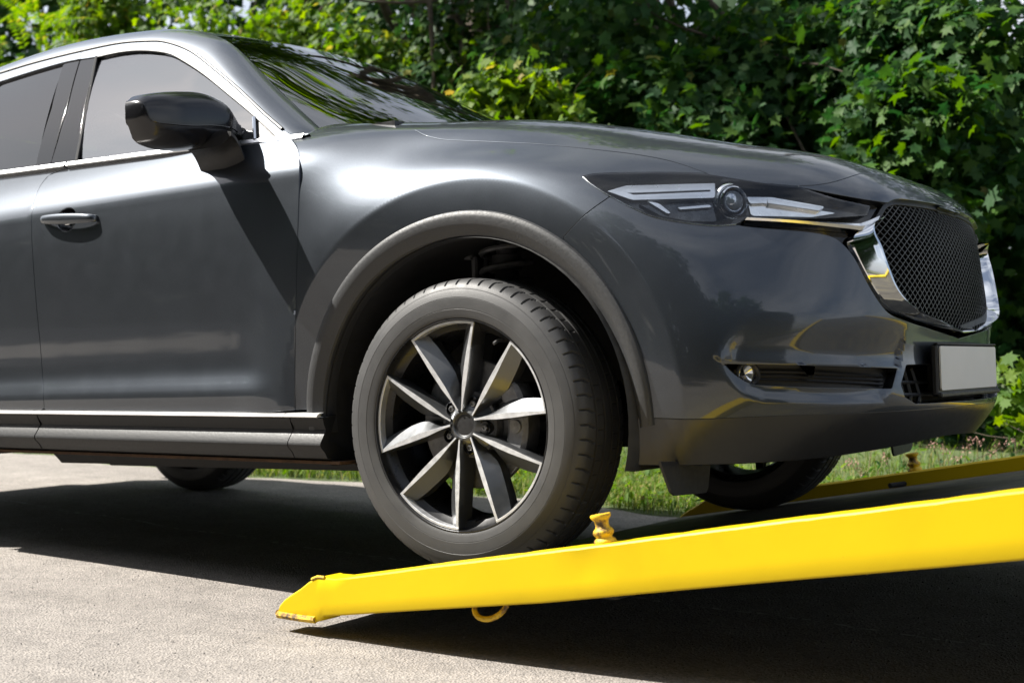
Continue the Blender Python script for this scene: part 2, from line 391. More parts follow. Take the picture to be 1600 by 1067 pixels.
# ------------------------------------------------------------------ the yellow loading ramp
RS = .2035; RA = math.atan(RS)
def rtop(x): return .159 + RS * x
def rdeck(x): return .111 + RS * x
tow = empty('loading_ramp', 'yellow steel tow truck loading ramp under the front wheels of the grey car', 'ramp')
def beam(side):
    xs = np.r_[-.384, -.380, -.365, -.345, -.31, -.285, -.262, -.245, -.235, -.20, np.linspace(-.15, 1.8, 66), np.linspace(1.9, 5.2, 20)]
    top = np.interp(xs, [-.384, -.378, -.35, -.31, -.285, -.262, -.245, -.232, -.20, 5.2], [.022, .040, .060, .084, .102, .1135, .118, .1165, rtop(-.20), rtop(5.2)])
    bot = np.interp(xs, [-.384, -.25, -.235, .395, 1.381, 5.2], [.003, .006, .022, .129, .318, 1.05])
    V = []; F = []; m = 12
    yo, yi = -1.12, -1.045
    for i, x in enumerate(xs):
        zt, zb = top[i], bot[i]; r = min(.0055, (zt - zb) * .3)
        if x > 0: zt += .0004 * math.sin(x * 9) + rng.normal(0, .0004)
        zb += .0006 * math.sin(x * 7 + 2)
        yy = yo + .0006 * math.sin(x * 3)
        dent = .007 * math.exp(-((x - .50) / .045) ** 2)
        ring = [(yy, zb + r), (yy + .002, zb + .001), (yy + r, zb - 0), (yi - .004, zb), (yi, zb + .004), (yi, zt - .005), (yi - .005, zt), (yo + r * 1.5, zt), (yy + r * .4, zt - r * .3), (yy, zt - r), (yy + dent * .6, zt - (zt - zb) * .35), (yy + dent * .1, zb + (zt - zb) * .35)]
        V += [(x, y * (1 if side < 0 else -1), z) for y, z in ring]
    for i in range(len(xs) - 1):
        for k in range(m):
            a, b = i * m + k, i * m + (k + 1) % m; q = (a, b, b + m, a + m); F.append(q if side > 0 else q[::-1])
    F.append(tuple(range(m)) if side < 0 else tuple(range(m))[::-1])
    return make('side_beam', V, F, YELLOW, tow, angle=30)
beam(-1); beam(1)
def foot(side):                                   # heavy weld bead along the tip
    y = 1.085 * side; b = MB()
    b.tube([(-.385, y - .034, .010), (-.31, y - .034 , .010), (-.262, y - .034, .012)] if side < 0 else [(-.385, y + .034, .010), (-.262, y + .034, .012)], .009, 8)
    b.build('weld_bead', YWORN, tow); b = MB(); b.tube([(-.386, y - .033, .012), (-.388, y, .014), (-.386, y + .033, .012)], .010, 8)
    b.build('weld_bead', YWORN, tow); b = MB(); b.tube([(-.275, y + .033 * side, .108), (-.258, y + .033 * side, .1155), (-.235, y + .033 * side, .1165)], .0045, 8)
    b.build('weld_bead', YWORN, tow)
foot(-1); foot(1)
b = MB(); xs = np.r_[-.36, -.33, np.linspace(-.3, 5.2, 30)]
V = []; F = []
for x in xs:
    zt = rdeck(x); zb = max(.004, zt - .035)
    V += [(x, -1.044, zt), (x, 1.044, zt), (x, 1.044, zb), (x, -1.044, zb)]
for i in range(len(xs) - 1):
    for k in range(4): a = i * 4 + k; c = i * 4 + (k + 1) % 4; F.append((a, a + 4, c + 4, c))
F += [(0, 1, 2, 3)]
make('deck', V, F, DECK, tow, smooth=False)
for i, x in enumerate(np.arange(.5, 5, .55)):
    b = MB(); b.box((x, 0, rdeck(x) - .055), (.06, 2.08, .040), bev=.004); b.build('cross_member', DARK, tow)
for yy in (-.45, .45):
    b = MB(); b.tube([(.2, yy, rdeck(.2) - .07), (5.1, yy, rdeck(5.1) - .13)], .04, 4); b.build('rail', DARK, tow)
for x, y in ((.46, -.78), (.46, .80)):              # lashing bars lying across the deck
    b = MB(); b.tube([(x - .01, y + .18, rdeck(x) + .010), (x + .03, y + .27, rdeck(x) + .014)], .009, 8); b.build('lashing_bar', DARK, tow)
def post(x, y):
    b = MB(); pr = [(.0, 0), (.031, 0), (.033, .005), (.031, .012), (.024, .017), (.0235, .02), (.029, .026), (.031, .031), (.029, .037), (.021, .043), (.0195, .052), (.021, .062), (.029, .070), (.0305, .075), (.029, .079), (.0, .079)]
    b.lathe([(r * .74, h * .80) for r, h in pr], (0, 0, 0), 'z', 24); o = b.build('post', YWORN, tow, angle=50); o.location = (x, y, rtop(x) - .002); o.rotation_euler = (0, -RA, .3)
    return o
post(.524, -1.083); post(.505, 1.083)
b = MB(); c = np.array([.224, -1.075, .098]); pts = []
for k in range(13):
    a = PI + PI * k / 12; pts.append(c + np.array([.044 * math.cos(a), .012 * math.sin(a), .030 * math.sin(a) + .044 * math.cos(a) * .19 ]))
b.tube([pts[0] + [0, 0, .02]] + pts + [pts[-1] + [0, 0, .02]], .0065, 10); b.build('ring', YWORN, tow)
# rear supports of the bed, out of frame at the right
for yy in (-.42, .42):
    b = MB(); b.box((4.2, yy, .42), (1.9, .09, .2), bev=.01); b.box((4.9, yy, .17), (.2, .12, .32), bev=.01); b.box((3.6, yy, .60), (.14, .1, .45), bev=.01); b.build('chassis_rail', DARK, tow)

# ------------------------------------------------------------------ body surfaces of the car (car frame: x forward, y away from the camera, z up, origin = front axle)
CAR = empty('suv', 'dark grey sport utility car with its front wheels up on the yellow ramp', 'car', loc=tuple(Tcw), rot=(0, -PITCH, 0))
_b = [(-.02, .893), (.03, .911), (.05, .915), (.088, .9205), (.115, .914), (.15, .9035), (.19, .9015), (.26, .906), (.36, .912), (.46, .915), (.55, .914), (.61, .911), (.65, .9075), (.678, .9035), (.693, .898), (.71, .888), (.74, .868), (.775, .849), (.81, .834), (.86, .816)]
_bz = np.array([p[0] for p in _b]); _sp = Spline(_bz, np.array([[p[1]] for p in _b]))
def bulge(x, z):                                  # eyebrow swelling over the front wheel arch
    r = np.hypot(x - .008, z - .02); up = smooth01(z, -.25, .12)
    q = np.clip(.586 - r, 0, .085); g = np.where(q < .012, q * q / .024, q - .006)
    return up * (.012 * smooth01(-r, -.82, -.60) - .30 * g)
def w_side(x, z):
    zc = .702 + (x + .55) * .012
    zz = z + (.702 - zc) * smooth01(z, .5, .7)
    band = smooth01(-x, .56, .72)                 # the lower light-catching band dies out towards the wheel
    w = _sp(zz)[..., 0]; flat = np.interp(zz, [-.02, .05, .26, .46], [.893, .911, .910, .914])
    w = np.where(zz < .3, w * band + flat * (1 - band), w)
    w = w - .02 * smooth01(-x, 2.2, 3.4)
    return w
def S_side(U):
    x, z = U[:, 0], U[:, 1]; y = -(w_side(x, z) + bulge(x, z) * smooth01(x, -.86, -.62) * smooth01(-z, -.78, -.62))
    return np.stack([x, y, z], -1)
# front patch: stations along the outline; each a section given as (inset, z)
ST = [((-.78, -.9175), (-.78, 0)), ((-.545, -.9175), (-.56, 0)), ((-.28, -.918), (-.32, 0)), ((.08, -.918), (-.04, 0)), ((.38, -.900), (.12, 0)), ((.61, -.838), (.17, 0)), ((.782, -.715), (.2, 0)), ((.922, -.50), (.2, 0)), ((.974, -.25), (.2, 0)), ((.985, 0), (.2, 0))]
PR = [
  None, None,
 [(.022, -.10), (.006, .01), (.002, .15), (.000, .29), (.003, .43), (.021, .55), (.064, .655), (.112, .725), (.175, .783), (.45, .832), (.918, .855)],
 [(.022, -.10), (.006, .01), (.001, .15), (.000, .28), (.005, .42), (.026, .53), (.075, .630), (.145, .694), (.22, .752), (.48, .802), (.926, .825)],
 [(.030, -.10), (.012, .01), (.002, .14), (.004, .27), (.018, .40), (.040, .49), (.090, .577), (.162, .648), (.25, .708), (.5, .762), (.937, .787)],
 [(.045, -.095), (.014, .01), (.000, .13), (.012, .25), (.034, .36), (.060, .44), (.105, .525), (.160, .595), (.25, .662), (.5, .730), (.942, .765)],
 [(.060, -.095), (.014, .01), (.000, .12), (.010, .24), (.032, .34), (.052, .41), (.083, .490), (.120, .553), (.195, .620), (.45, .700), (.908, .742)],
 [(.070, -.085), (.006, .01), (.006, .12), (.006, .23), (.014, .33), (.024, .41), (.040, .485), (.068, .543), (.13, .600), (.36, .675), (.845, .727)],
 [(.070, -.075), (.002, .01), (.020, .12), (.014, .23), (.010, .33), (.012, .41), (.022, .482), (.046, .540), (.100, .590), (.33, .665), (.802, .717)],
 [(.070, -.070), (.002, .01), (.024, .12), (.016, .23), (.010, .33), (.010, .41), (.018, .478), (.042, .536), (.092, .585), (.32, .660), (.792, .712)]]
for _i, _x in ((0, -.78), (1, -.545)):
    PR[_i] = [(.9175 - float(w_side(np.array([_x]), np.array([max(z, -.02)]))[0]) + (.012 if z < -.02 else 0), z) for z in (-.10, .01, .15, .29, .43, .56, .665, .745)] + [(.15, .812), (.45, .86), (.9175, .88)]
OUT = np.array([s[0] for s in ST])
ARC = np.r_[0, np.cumsum(np.linalg.norm(np.diff(OUT, axis=0), axis=1))]; SC = ARC[-1]
TK = np.array([-.10, .01, .15, .29, .43, .55, .66, .75, .84, 1.10, 1.52])
net = np.zeros((19, 11, 3))
for i in range(10):
    O = np.array(ST[i][0]); A = np.array(ST[i][1]); d = (A - O); L = np.linalg.norm(d); d /= L
    for j, (ins, z) in enumerate(PR[i]):
        ins = L if j == 10 else ins
        P = O + d * ins; net[i, j] = (P[0], P[1], z); net[18 - i, j] = (P[0], -P[1], z)
SK = np.r_[ARC, 2 * SC - ARC[:-1][::-1]]
_fs = Spline(SK, net)
POCKET = None
def front_base(s, t):
    s = np.asarray(s, float); t = np.asarray(t, float); rows = _fs(s)              # (n, 11, 3)
    n = len(s); out = np.zeros((n, 3))
    # cubic along t, all rows at once
    sp = Spline(TK, np.moveaxis(rows, 1, 0).reshape(11, n * 3))
    i = np.clip(np.searchsorted(TK, t) - 1, 0, 9); h = TK[i + 1] - TK[i]; a = (TK[i + 1] - t) / h; b = (t - TK[i]) / h
    y = sp.y.reshape(11, n, 3); m = sp.m.reshape(11, n, 3); k = np.arange(n)
    a, b, h = a[:, None], b[:, None], h[:, None]
    return a * y[i, k] + b * y[i + 1, k] + ((a ** 3 - a) * m[i, k] + (b ** 3 - b) * m[i + 1, k]) * h * h / 6
def fold(s): return np.where(s > SC, 2 * SC - s, s)
EXTRA = []                                        # further displacements: functions (s_folded, t) -> outward metres
def S_front(U, off=0.0):
    s, t = U[:, 0], U[:, 1]; P = front_base(s, t)
    e = 1e-3; N = np.cross(front_base(s + e, t) - front_base(s - e, t), front_base(s, np.minimum(t + e, 1.5)) - front_base(s, np.minimum(t, 1.499) - e))
    N /= np.linalg.norm(N, axis=1)[:, None] + 1e-12
    sf = fold(s); x, z = P[:, 0], P[:, 2]
    d = bulge(x, z) * smooth01(-x, -.86, -.62) * smooth01(-t, -.78, -.62)
    for f in EXTRA: d = d + f(sf, t)
    return P + N * (d + off)[:, None] if not np.isscalar(d) else P
def invert(surf, px, box, n=(90, 60), facing=True):
    """surface parameters of the points seen at the given picture positions"""
    px = np.asarray(px, float); u = np.linspace(box[0], box[1], n[0]); v = np.linspace(box[2], box[3], n[1])
    G = np.stack(np.meshgrid(u, v, indexing='ij'), -1).reshape(-1, 2); P = surf(G); q = project(P)
    e = 1e-3; N = np.cross(surf(G + [e, 0]) - P, surf(G + [0, e]) - P); vis = np.sum(N * (CAMC - P), 1) > 0
    best = []
    for p in px:
        d = np.sum((q - p) ** 2, 1) + np.where(vis, 0, 1e5 if facing else 0); best.append(G[np.argmin(d)])
    U = np.array(best)
    for _ in range(12):
        q0 = project(surf(U)); e = 1e-4; J = np.stack([(project(surf(U + [e, 0])) - q0) / e, (project(surf(U + [0, e])) - q0) / e], -1)
        r = px - q0; A = np.einsum('nij,nik->njk', J, J) + np.eye(2) * 30.0; g = np.einsum('nij,ni->nj', J, r)
        U = U + np.clip(np.linalg.solve(A, g[..., None])[..., 0], -.03, .03)
        U[:, 0] = np.clip(U[:, 0], box[0], box[1]); U[:, 1] = np.clip(U[:, 1], box[2], box[3])
    return U
FB = (0.0, SC + .15, -.10, 1.0)
def fpx(pts, off=0.0, box=FB): return invert(lambda U: S_front(U, off), pts, box)

def panel(name, surf, poly, mat, parent, step=.02, gap=.0017, depth=.014, holes=(), mirror=False, roll=.0015, flange=True, both=False, off=0.0, extra=None, clear=None):
    """a sheet of bodywork with returned edges, cut to the outline and lying on the given surface"""
    poly = np.asarray(poly); poly = resample(poly, step=step * .6, closed=True)
    if area2(poly) < 0: poly = poly[::-1]
    poly = offset_poly(poly, gap); hs = []
    for h in holes:
        h = resample(np.asarray(h), step=step * .6, closed=True)
        if area2(h) < 0: h = h[::-1]
        hs.append(offset_poly(h, -gap))
    lo, hi = poly.min(0), poly.max(0)
    gx, gy = np.meshgrid(np.arange(lo[0], hi[0], step), np.arange(lo[1], hi[1], step)); G = np.stack([gx.ravel(), gy.ravel()], -1)
    G = G[inside(G, poly)]
    for h in hs: G = G[~inside(G, h)]
    if extra is not None:
        G = G[~clear(G)]; X_ = extra[inside(extra, poly)]
        for h in hs: X_ = X_[~inside(X_, h)]
        dx = dist_poly(X_, poly); G = np.vstack([G, X_[dx > .003]])
    dm = dist_poly(G, poly)
    for h in hs: dm = np.minimum(dm, dist_poly(G, h))
    G = G[dm > (step * .4 if extra is None else .0028)]
    loops = [poly] + hs; verts = np.vstack(loops + [G]); edges = []; k = 0
    for L in loops:
        edges += [(k + i, k + (i + 1) % len(L)) for i in range(len(L))]; k += len(L)
    vo, eo, fo, ov, oe, of = delaunay_2d_cdt([Vector(v) for v in verts], edges, [], 0, 1e-7)
    vo = np.array([tuple(v) for v in vo]); fo = np.array([tuple(f) for f in fo if len(f) == 3])
    cen = vo[fo].mean(1); m = inside(cen, poly)
    for h in hs: m &= ~inside(cen, h)
    fo = fo[m]
    a = vo[fo]; ar = (a[:, 1, 0] - a[:, 0, 0]) * (a[:, 2, 1] - a[:, 0, 1]) - (a[:, 2, 0] - a[:, 0, 0]) * (a[:, 1, 1] - a[:, 0, 1])
    fo[ar < 0] = fo[ar < 0][:, ::-1]
    P = surf(vo); e = 8e-4
    N = np.cross(surf(vo + [e, 0]) - surf(vo - [e, 0]), surf(vo + [0, e]) - surf(vo - [0, e])); N /= np.linalg.norm(N, axis=1)[:, None] + 1e-12
    P = P + N * off
    V = P.tolist(); NN = N.tolist(); F = [tuple(map(int, f)) for f in fo]
    # match output vertices to loop vertices
    if flange:
        for li, L in enumerate(loops):
            idx = [int(np.argmin(np.sum((vo - q) ** 2, 1))) for q in L]; idx = [i for j, i in enumerate(idx) if i != idx[j - 1]]
            Q = P[idx]; M = N[idx]; T = np.roll(Q, -1, 0) - np.roll(Q, 1, 0); T /= np.linalg.norm(T, axis=1)[:, None] + 1e-12
            outw = np.cross(T, M) * (1 if li == 0 else -1)
            n = len(idx); k = len(V)
            r1 = Q; n1 = M; r2 = Q + outw * roll - M * roll; n2 = outw; r3 = Q + outw * roll - M * depth
            V += r1.tolist() + r2.tolist() + r3.tolist(); NN += n1.tolist() + (n2).tolist() + n2.tolist()
            for i in range(n):
                j = (i + 1) % n
                for a0, b0 in ((0, 1), (1, 2)):
                    q = (k + a0 * n + i, k + b0 * n + i, k + b0 * n + j, k + a0 * n + j); F.append(q if li == 0 else q[::-1])
    o = make(name, V, F, mat, parent, normals=NN)
    res = [o]
    if mirror:
        V2 = [(x, -y, z) for x, y, z in V]; N2 = [(x, -y, z) for x, y, z in NN]
        res.append(make(name, V2, [f[::-1] for f in F], mat, parent, normals=N2))
    return res
def mirror_of(o, name=None, parent=None):
    me = o.data; V = [(v.co.x, -v.co.y, v.co.z) for v in me.vertices]; F = [tuple(p.vertices)[::-1] for p in me.polygons]
    n = make(name or o.name.split('.')[0], V, F, [m for m in me.materials], parent or o.parent, angle=40)
    for p, q in zip(n.data.polygons, me.polygons): p.material_index = q.material_index
    return n
def loft(name, rows, mat, parent, mirror=False, thick=0, angle=60):
    R = np.array(rows); a, b = R.shape[:2]; V = R.reshape(-1, 3); I = (np.arange(a - 1)[:, None] * b + np.arange(b - 1)).ravel()
    F = np.stack([I, I + b, I + b + 1, I + 1], -1); o = make(name, V, F, mat, parent, angle=angle)
    return [o, mirror_of(o)] if mirror else [o]

# ---- outlines (picture positions read off, put onto the surfaces)
ARC_O = lambda a0, a1, n, r=.503: np.stack([.008 + r * np.cos(np.linspace(a0, a1, n)), .02 + r * np.sin(np.linspace(a0, a1, n))], -1)
def fxz(xz):                                      # points given as side view x, z
    xz = np.asarray(xz, float); s = np.interp(xz[:, 0], OUT[:, 0], ARC); U = np.stack([s, xz[:, 1]], -1)
    for _ in range(10):
        P = S_front(U); r = xz - P[:, [0, 2]]; e = 1e-4; J = np.stack([(S_front(U + [e, 0]) - P)[:, [0, 2]] / e, (S_front(U + [0, e]) - P)[:, [0, 2]] / e], -1)
        U = U + np.clip(np.linalg.solve(J + np.eye(2) * 1e-4, r[..., None])[..., 0], -.05, .05)
    return U
XD = -.545                                        # front edge of the front door
GAP_HOOD = [(641, 196.5), (650, 204), (662, 211), (680, 216), (700, 219), (760, 221.5), (850, 226), (950, 236), (1010, 244), (1060, 255), (1108, 272)]
LAMP_TOP = [(911, 275), (930, 271.5), (960, 270), (1000, 269.5), (1050, 269.5), (1108, 272), (1205, 287), (1247, 291)]
LAMP_LOW = [(911, 277), (925, 289), (953, 307), (994, 328), (1026, 340.5), (1075, 349), (1120, 353), (1150, 351)]
FB = (0.0, SC + .15, -.10, 1.05)
U_hoodgap = fpx(curve(GAP_HOOD, 4)); U_lamptop = fpx(curve(LAMP_TOP, 4)); U_lamplow = fpx(curve(LAMP_LOW, 4))
U_bgap = fpx(curve([(953, 307), (925, 327), (904, 345), (879, 372)], 5))
WING_LO = [(1150, 352), (1200, 357), (1260, 362), (1298, 369), (1318, 382), (1336, 404), (1353, 437), (1370, 466), (1390, 490), (1420, 503), (1460, 516), (1500, 529)]
U_winglo = fpx(curve(WING_LO, 4))
def to_centre(U): U = np.array(U); U[-1, 0] = SC; return U
def mir(U): U = np.asarray(U); return np.stack([2 * SC - U[:, 0], U[:, 1]], -1)
def sym(U): U = np.asarray(U); return np.vstack([U, mir(U)[::-1]])      # open curve ending on the centre line -> whole curve
def ppoly(*pts): return fpx(chain(*pts))

# sculpted pocket around the fog lamp
POCK_UP = ppoly([(1117, 560), (1133, 517), (1160, 482), (1205, 452)], [(1205, 452), (1300, 440), (1420, 500)], [(1420, 500), (1405, 573)], [(1405, 573), (1260, 569), (1130, 566)], [(1130, 566), (1117, 560)])
POCK_LO = ppoly([(1117, 560), (1130, 588), (1155, 617), (1190, 631)], [(1190, 631), (1300, 637), (1385, 634)], [(1385, 634), (1408, 573)], [(1408, 573), (1260, 569), (1117, 560)])
CREASE = fpx(curve([(1117, 560), (1133, 517), (1160, 482), (1205, 452)], 5)); RIDGE = fpx(curve([(1125, 566), (1260, 570), (1420, 575)], 5))
def pocket(s, t):
    p = np.stack([s, t], -1); d = np.zeros(len(p)); box = (s > POCK_UP[:, 0].min() - .12) & (t < .34) & (t > -.02)
    if box.any():
        q = p[box]; dc = dist_poly(q, CREASE, False); iu = inside(q, POCK_UP); il = inside(q, POCK_LO); dr = dist_poly(q, RIDGE, False); dl = dist_poly(q, POCK_LO)
        top = smooth01(.30 - q[:, 1], 0.0, .15)
        v = np.where(iu, -.014 * smooth01(dc, 0, .05) * top, 0.0) * (1 - smooth01(q[:, 0], SC - .45, SC - .12)) 
        v = v + np.where(iu, .004 * smooth01(-dr, -.045, 0), 0)
        v = np.where(il, -.010 * smooth01(dl, 0, .045), v)
        d[box] = v
    return d
EXTRA.append(pocket)

body = CAR
# fender
DGAP = curve([(460, 641), (461, 560), (462.5, 480), (464, 400), (466, 320), (467.5, 262), (467, 240), (463, 229), (456.5, 220)], 4); dl = fpx(DGAP)
u_d = np.interp(XD, OUT[:, 0], ARC)
top_rear = np.array([[dl[-1, 0] - .03, dl[-1, 1] + .035], [.02, .85], [.02, .92], [u_d + .1, .90]])
arc_f = fxz(ARC_O(math.radians(46), math.radians(177.5), 40, .5045))
fend = np.vstack([dl, top_rear, U_hoodgap, U_lamptop[::-1][4:], U_lamplow[:9], U_bgap[1:], arc_f[np.hypot(*(arc_f - U_bgap[-1]).T) > .03]])
def polar_pts(r0, r1, dr, a0, a1, da):
    out = []
    for r in np.arange(r0, r1, dr): out.append(ARC_O(a0, a1, int((a1 - a0) * r / da), r))
    return fxz(np.vstack(out))
def near_arch(G):
    P = S_front(G); r = np.hypot(P[:, 0] - .008, P[:, 2] - .02); return (r < .612) & (P[:, 1] < -.5) & (P[:, 2] > -.06) & (P[:, 2] < .63)
PP = polar_pts(.5085, .612, .0045, math.radians(-1), math.radians(181), .011); PP = PP[(PP[:, 1] < .70)]
panel('fender', S_front, fend, PAINT, body, step=.0115, mirror=True, extra=PP, clear=near_arch)
# lower front: bumper skin with holes for the fog lamp slot and the centre intake
arc_b = fxz(ARC_O(math.radians(46), math.radians(-1.2), 26, .5045)); arc_b = arc_b[np.hypot(*(arc_b - U_bgap[-1]).T) > .02]
T_LIP = .012
lipline = np.stack([np.linspace(arc_b[-1, 0], SC, 40), np.full(40, T_LIP)], -1)
half = np.vstack([U_lamplow[:0], U_winglo])
near_top = np.vstack([U_bgap[::-1], U_lamplow[9:], U_winglo[1:-1], [[SC, U_winglo[-1, 1]]]])
left = np.vstack([lipline[::-1], arc_b[::-1], near_top])               # centre bottom -> corner -> up -> centre top
bump_poly = np.vstack([left, mir(near_top)[::-1][1:], mir(arc_b), mir(lipline)[:-1]])
SLOT = ppoly([(1132, 569), (1260, 571.5), (1402, 576)], [(1402, 576), (1394, 607)], [(1394, 607), (1260, 604.5), (1195, 602)], [(1195, 602), (1172, 599), (1150, 586), (1132, 569)])
cen_u0 = fpx([(1412, 600)])[0, 0]
CEN = np.array([[cen_u0, .052], [cen_u0 - .012, .09], [cen_u0 + .03, .148], [SC, .150], [2 * SC - cen_u0 - .03, .148], [2 * SC - cen_u0 + .012, .09], [2 * SC - cen_u0, .052], [2 * SC - cen_u0 - .05, .030], [SC, .028], [cen_u0 + .05, .030]])
panel('bumper', S_front, bump_poly, PAINT, body, step=.010, extra=PP, clear=near_arch, holes=[SLOT, mir(SLOT)[::-1], CEN], depth=.03)
lip_poly = np.vstack([fxz([(.462, .012)]) * [1, 0] + [0, T_LIP], lipline[3:], mir(lipline)[::-1][1:-3], [[2 * SC - fxz([(.462, .012)])[0, 0], T_LIP]], [[2 * SC - fxz([(.462, .012)])[0, 0] - .008, -.097]], np.stack([np.linspace(2 * SC - lipline[0, 0], lipline[0, 0], 60), np.full(60, -.0985)], -1), [[fxz([(.462, .012)])[0, 0] + .008, -.097]]])
LIPM = simple('charcoal_lower_bumper', (.022, .023, .025), .34, 0, .1, 60, coat=.25, coatr=.25)
panel('front_lip', S_front, lip_poly, LIPM, body, step=.02, depth=.05, roll=.004)
# hood and nose
SHUT = [(1247, 290.5), (1272, 289.5), (1300, 285), (1325, 277.5), (1346, 271.5), (1372, 272.5), (1400, 275)]
U_shut = fpx(curve(SHUT, 4)); tshut = U_shut[-1, 1]
U_shutc = np.vstack([U_shut, np.stack([np.linspace(U_shut[-1, 0], SC, 10)[1:], np.linspace(tshut, tshut - .01, 10)[1:]], -1)])
u_rear = .455
hoodhalf = np.vstack([U_hoodgap[4:], U_lamptop[25 - 4:][U_lamptop[25 - 4:, 0] > U_hoodgap[-1, 0]], U_shutc[1:]])
hood_near = np.vstack([[[u_rear, .90]], [[U_hoodgap[2, 0] - .04, .86]], hoodhalf])
hood_poly = np.vstack([[[u_rear, 1.519]], hood_near, mir(hood_near)[::-1][1:], [[2 * SC - u_rear, 1.519]]])
panel('hood', S_front, hood_poly, PAINT, body, step=.024, depth=.02)
NOSE_LO = [(1249, 292.5), (1302, 303), (1350, 311.5), (1387, 317), (1402, 311), (1434, 314), (1471, 321), (1505, 335)]
U_noselo = fpx(chain(NOSE_LO[:4], NOSE_LO[3:])); U_noseloc = np.vstack([U_noselo, [[SC, U_noselo[-1, 1] - .001]]]) if U_noselo[-1, 0] < SC - .01 else to_centre(U_noselo)
nose_poly = np.vstack([U_shutc, mir(U_shutc)[::-1][1:], mir(U_noseloc), U_noseloc[::-1][1:]])
panel('nose_panel', S_front, nose_poly, PAINT, body, step=.016, depth=.04)
# grille
IN = [(1373, 342), (1359, 352), (1361, 368), (1371, 388), (1383, 424), (1397, 458), (1422, 483), (1471, 505), (1503, 520)]
OUTR = [(1360, 356), (1344, 361), (1331, 369), (1329, 382), (1338, 403), (1356, 437), (1373, 464), (1396, 487), (1440, 506), (1503, 523)]
ui = fpx(curve(IN, 5)); uo = fpx(curve(OUTR, 5)); ui[-1, 0] = uo[-1, 0] = SC; uo[-1, 1] = ui[-1, 1] - .012
rows = []
for a, b in zip(uo, ui):
    q = np.array([a, a + (b - a) * .10, a + (b - a) * .62, a + (b - a) * .80, a + (b - a) * .90, b, b]); off = np.array([-.012, .002, .017, .022, .021, .004, -.045])
    rows.append(np.vstack([S_front(q[k:k + 1], off[k]) for k in range(7)]))
rows = rows + [r * [1, -1, 1] for r in rows[::-1][1:]]
loft('chrome_surround', rows, CHROME, body, angle=28)
UP_T = [(1168, 341.5), (1237, 345), (1328, 350.5), (1348, 348.5), (1372, 338.5)]; UP_B = [(1163, 346.5), (1237, 350.5), (1322, 359), (1345, 361), (1362, 352)]
ut = fpx(curve(UP_T, 5)); ub = fpx(curve(UP_B, 5)); rows = []
for a, b in zip(ut, ub):
    q = np.array([a, a, a + (b - a) * .5, b, b]); off = np.array([-.02, .006, .012, .008, -.02]); rows.append(np.vstack([S_front(q[k:k + 1], off[k]) for k in range(5)]))
loft('chrome_wing', rows, SATIN, body, mirror=True, angle=40)
# recess behind the grille, and the mesh
top_in = np.vstack([fpx([(1373, 342)]), fpx([(1387, 317)]), U_noseloc[U_noseloc[:, 0] > fpx([(1390, 317)])[0, 0]]])
gl = np.vstack([ui[::-1], top_in]); gpoly = np.vstack([gl, mir(gl)[::-1]])
def sheet(name, poly, mat, off, step=.03, mirror=False, parent=None):
    return panel(name, S_front, poly, mat, parent or body, step=step, gap=-.012, off=off, flange=False, mirror=mirror)
sheet('grille_backing', gpoly, GLOSSB, -.075)
panel('grille_frame', S_front, offset_poly(resample(gpoly, step=.02, closed=True), -.002), BLACK, body, step=.03, gap=0, off=-.012, depth=.06, holes=[offset_poly(resample(gpoly, step=.02, closed=True), .012)])
lo, hi = gpoly.min(0), gpoly.max(0); gp = offset_poly(resample(gpoly, step=.02, closed=True), .008); b = MB()
pw, ph = .029, .0142
seg = []
nrow = int((hi[1] - lo[1]) / ph) + 2
for j in range(nrow):
    for i in range(int((hi[0] - lo[0]) / pw) + 2):
        x0 = lo[0] + i * pw + (j % 2) * pw / 2; z0 = lo[1] + j * ph
        seg += [((x0, z0), (x0 + pw * .28, z0 + ph * .5)), ((x0 + pw * .28, z0 + ph * .5), (x0, z0 + ph)) if 0 else ((x0, z0), (x0 - pw * .28, z0 + ph * .5)), ((x0 + pw * .28, z0 + ph * .5), (x0 + pw * .5, z0 + ph)), ((x0 - pw * .28, z0 + ph * .5), (x0 - pw * .5, z0 + ph))]
seg = np.array(seg); mid = seg.mean(1); seg = seg[inside(mid, gp)]
A0, A1 = S_front(seg[:, 0], -.016), S_front(seg[:, 1], -.016); B0, B1 = S_front(seg[:, 0], -.034), S_front(seg[:, 1], -.034)
up = np.array([0, 0, .0012]); V = []; F = []
for a0, a1, b0, b1 in zip(A0, A1, B0, B1):
    k = len(V); V += [a0 - up, a1 - up, a1 + up, a0 + up, b0 - up, b1 - up, b1 + up, b0 + up]
    F += [(k, k + 1, k + 2, k + 3), (k + 3, k + 2, k + 6, k + 7), (k + 1, k, k + 4, k + 5)]
GM = simple('black_grille_mesh', (.006, .006, .007), .35, 0, 0)
o = make('grille_mesh', np.array(V), F, GM, body, smooth=False); o['kind'] = 'stuff'
# black filler between lamp, nose and chrome; darkness behind every opening
fill = ppoly([(1150, 352), (1163, 338), (1240, 330), (1302, 300)], [(1302, 300), (1392, 312)], [(1392, 312), (1376, 345)], [(1376, 345), (1368, 380), (1330, 392), (1300, 371), (1200, 359), (1150, 352)])
sheet('grille_filler', fill, GLOSSB, -.022, .02, True)
inner = np.vstack([[[fxz([(.50, .10)])[0, 0], .0]], [[fxz([(.50, .10)])[0, 0] + .01, .40]], [[fxz([(.5, .10)])[0, 0] + .25, .62]], [[SC, .64]], [[2 * SC - fxz([(.50, .10)])[0, 0] - .25, .62]], [[2 * SC - fxz([(.50, .10)])[0, 0] - .01, .40]], [[2 * SC - fxz([(.50, .10)])[0, 0], .0]]])
sheet('inner_structure', resample(inner, step=.03, closed=True), DARK, -.12, .05)
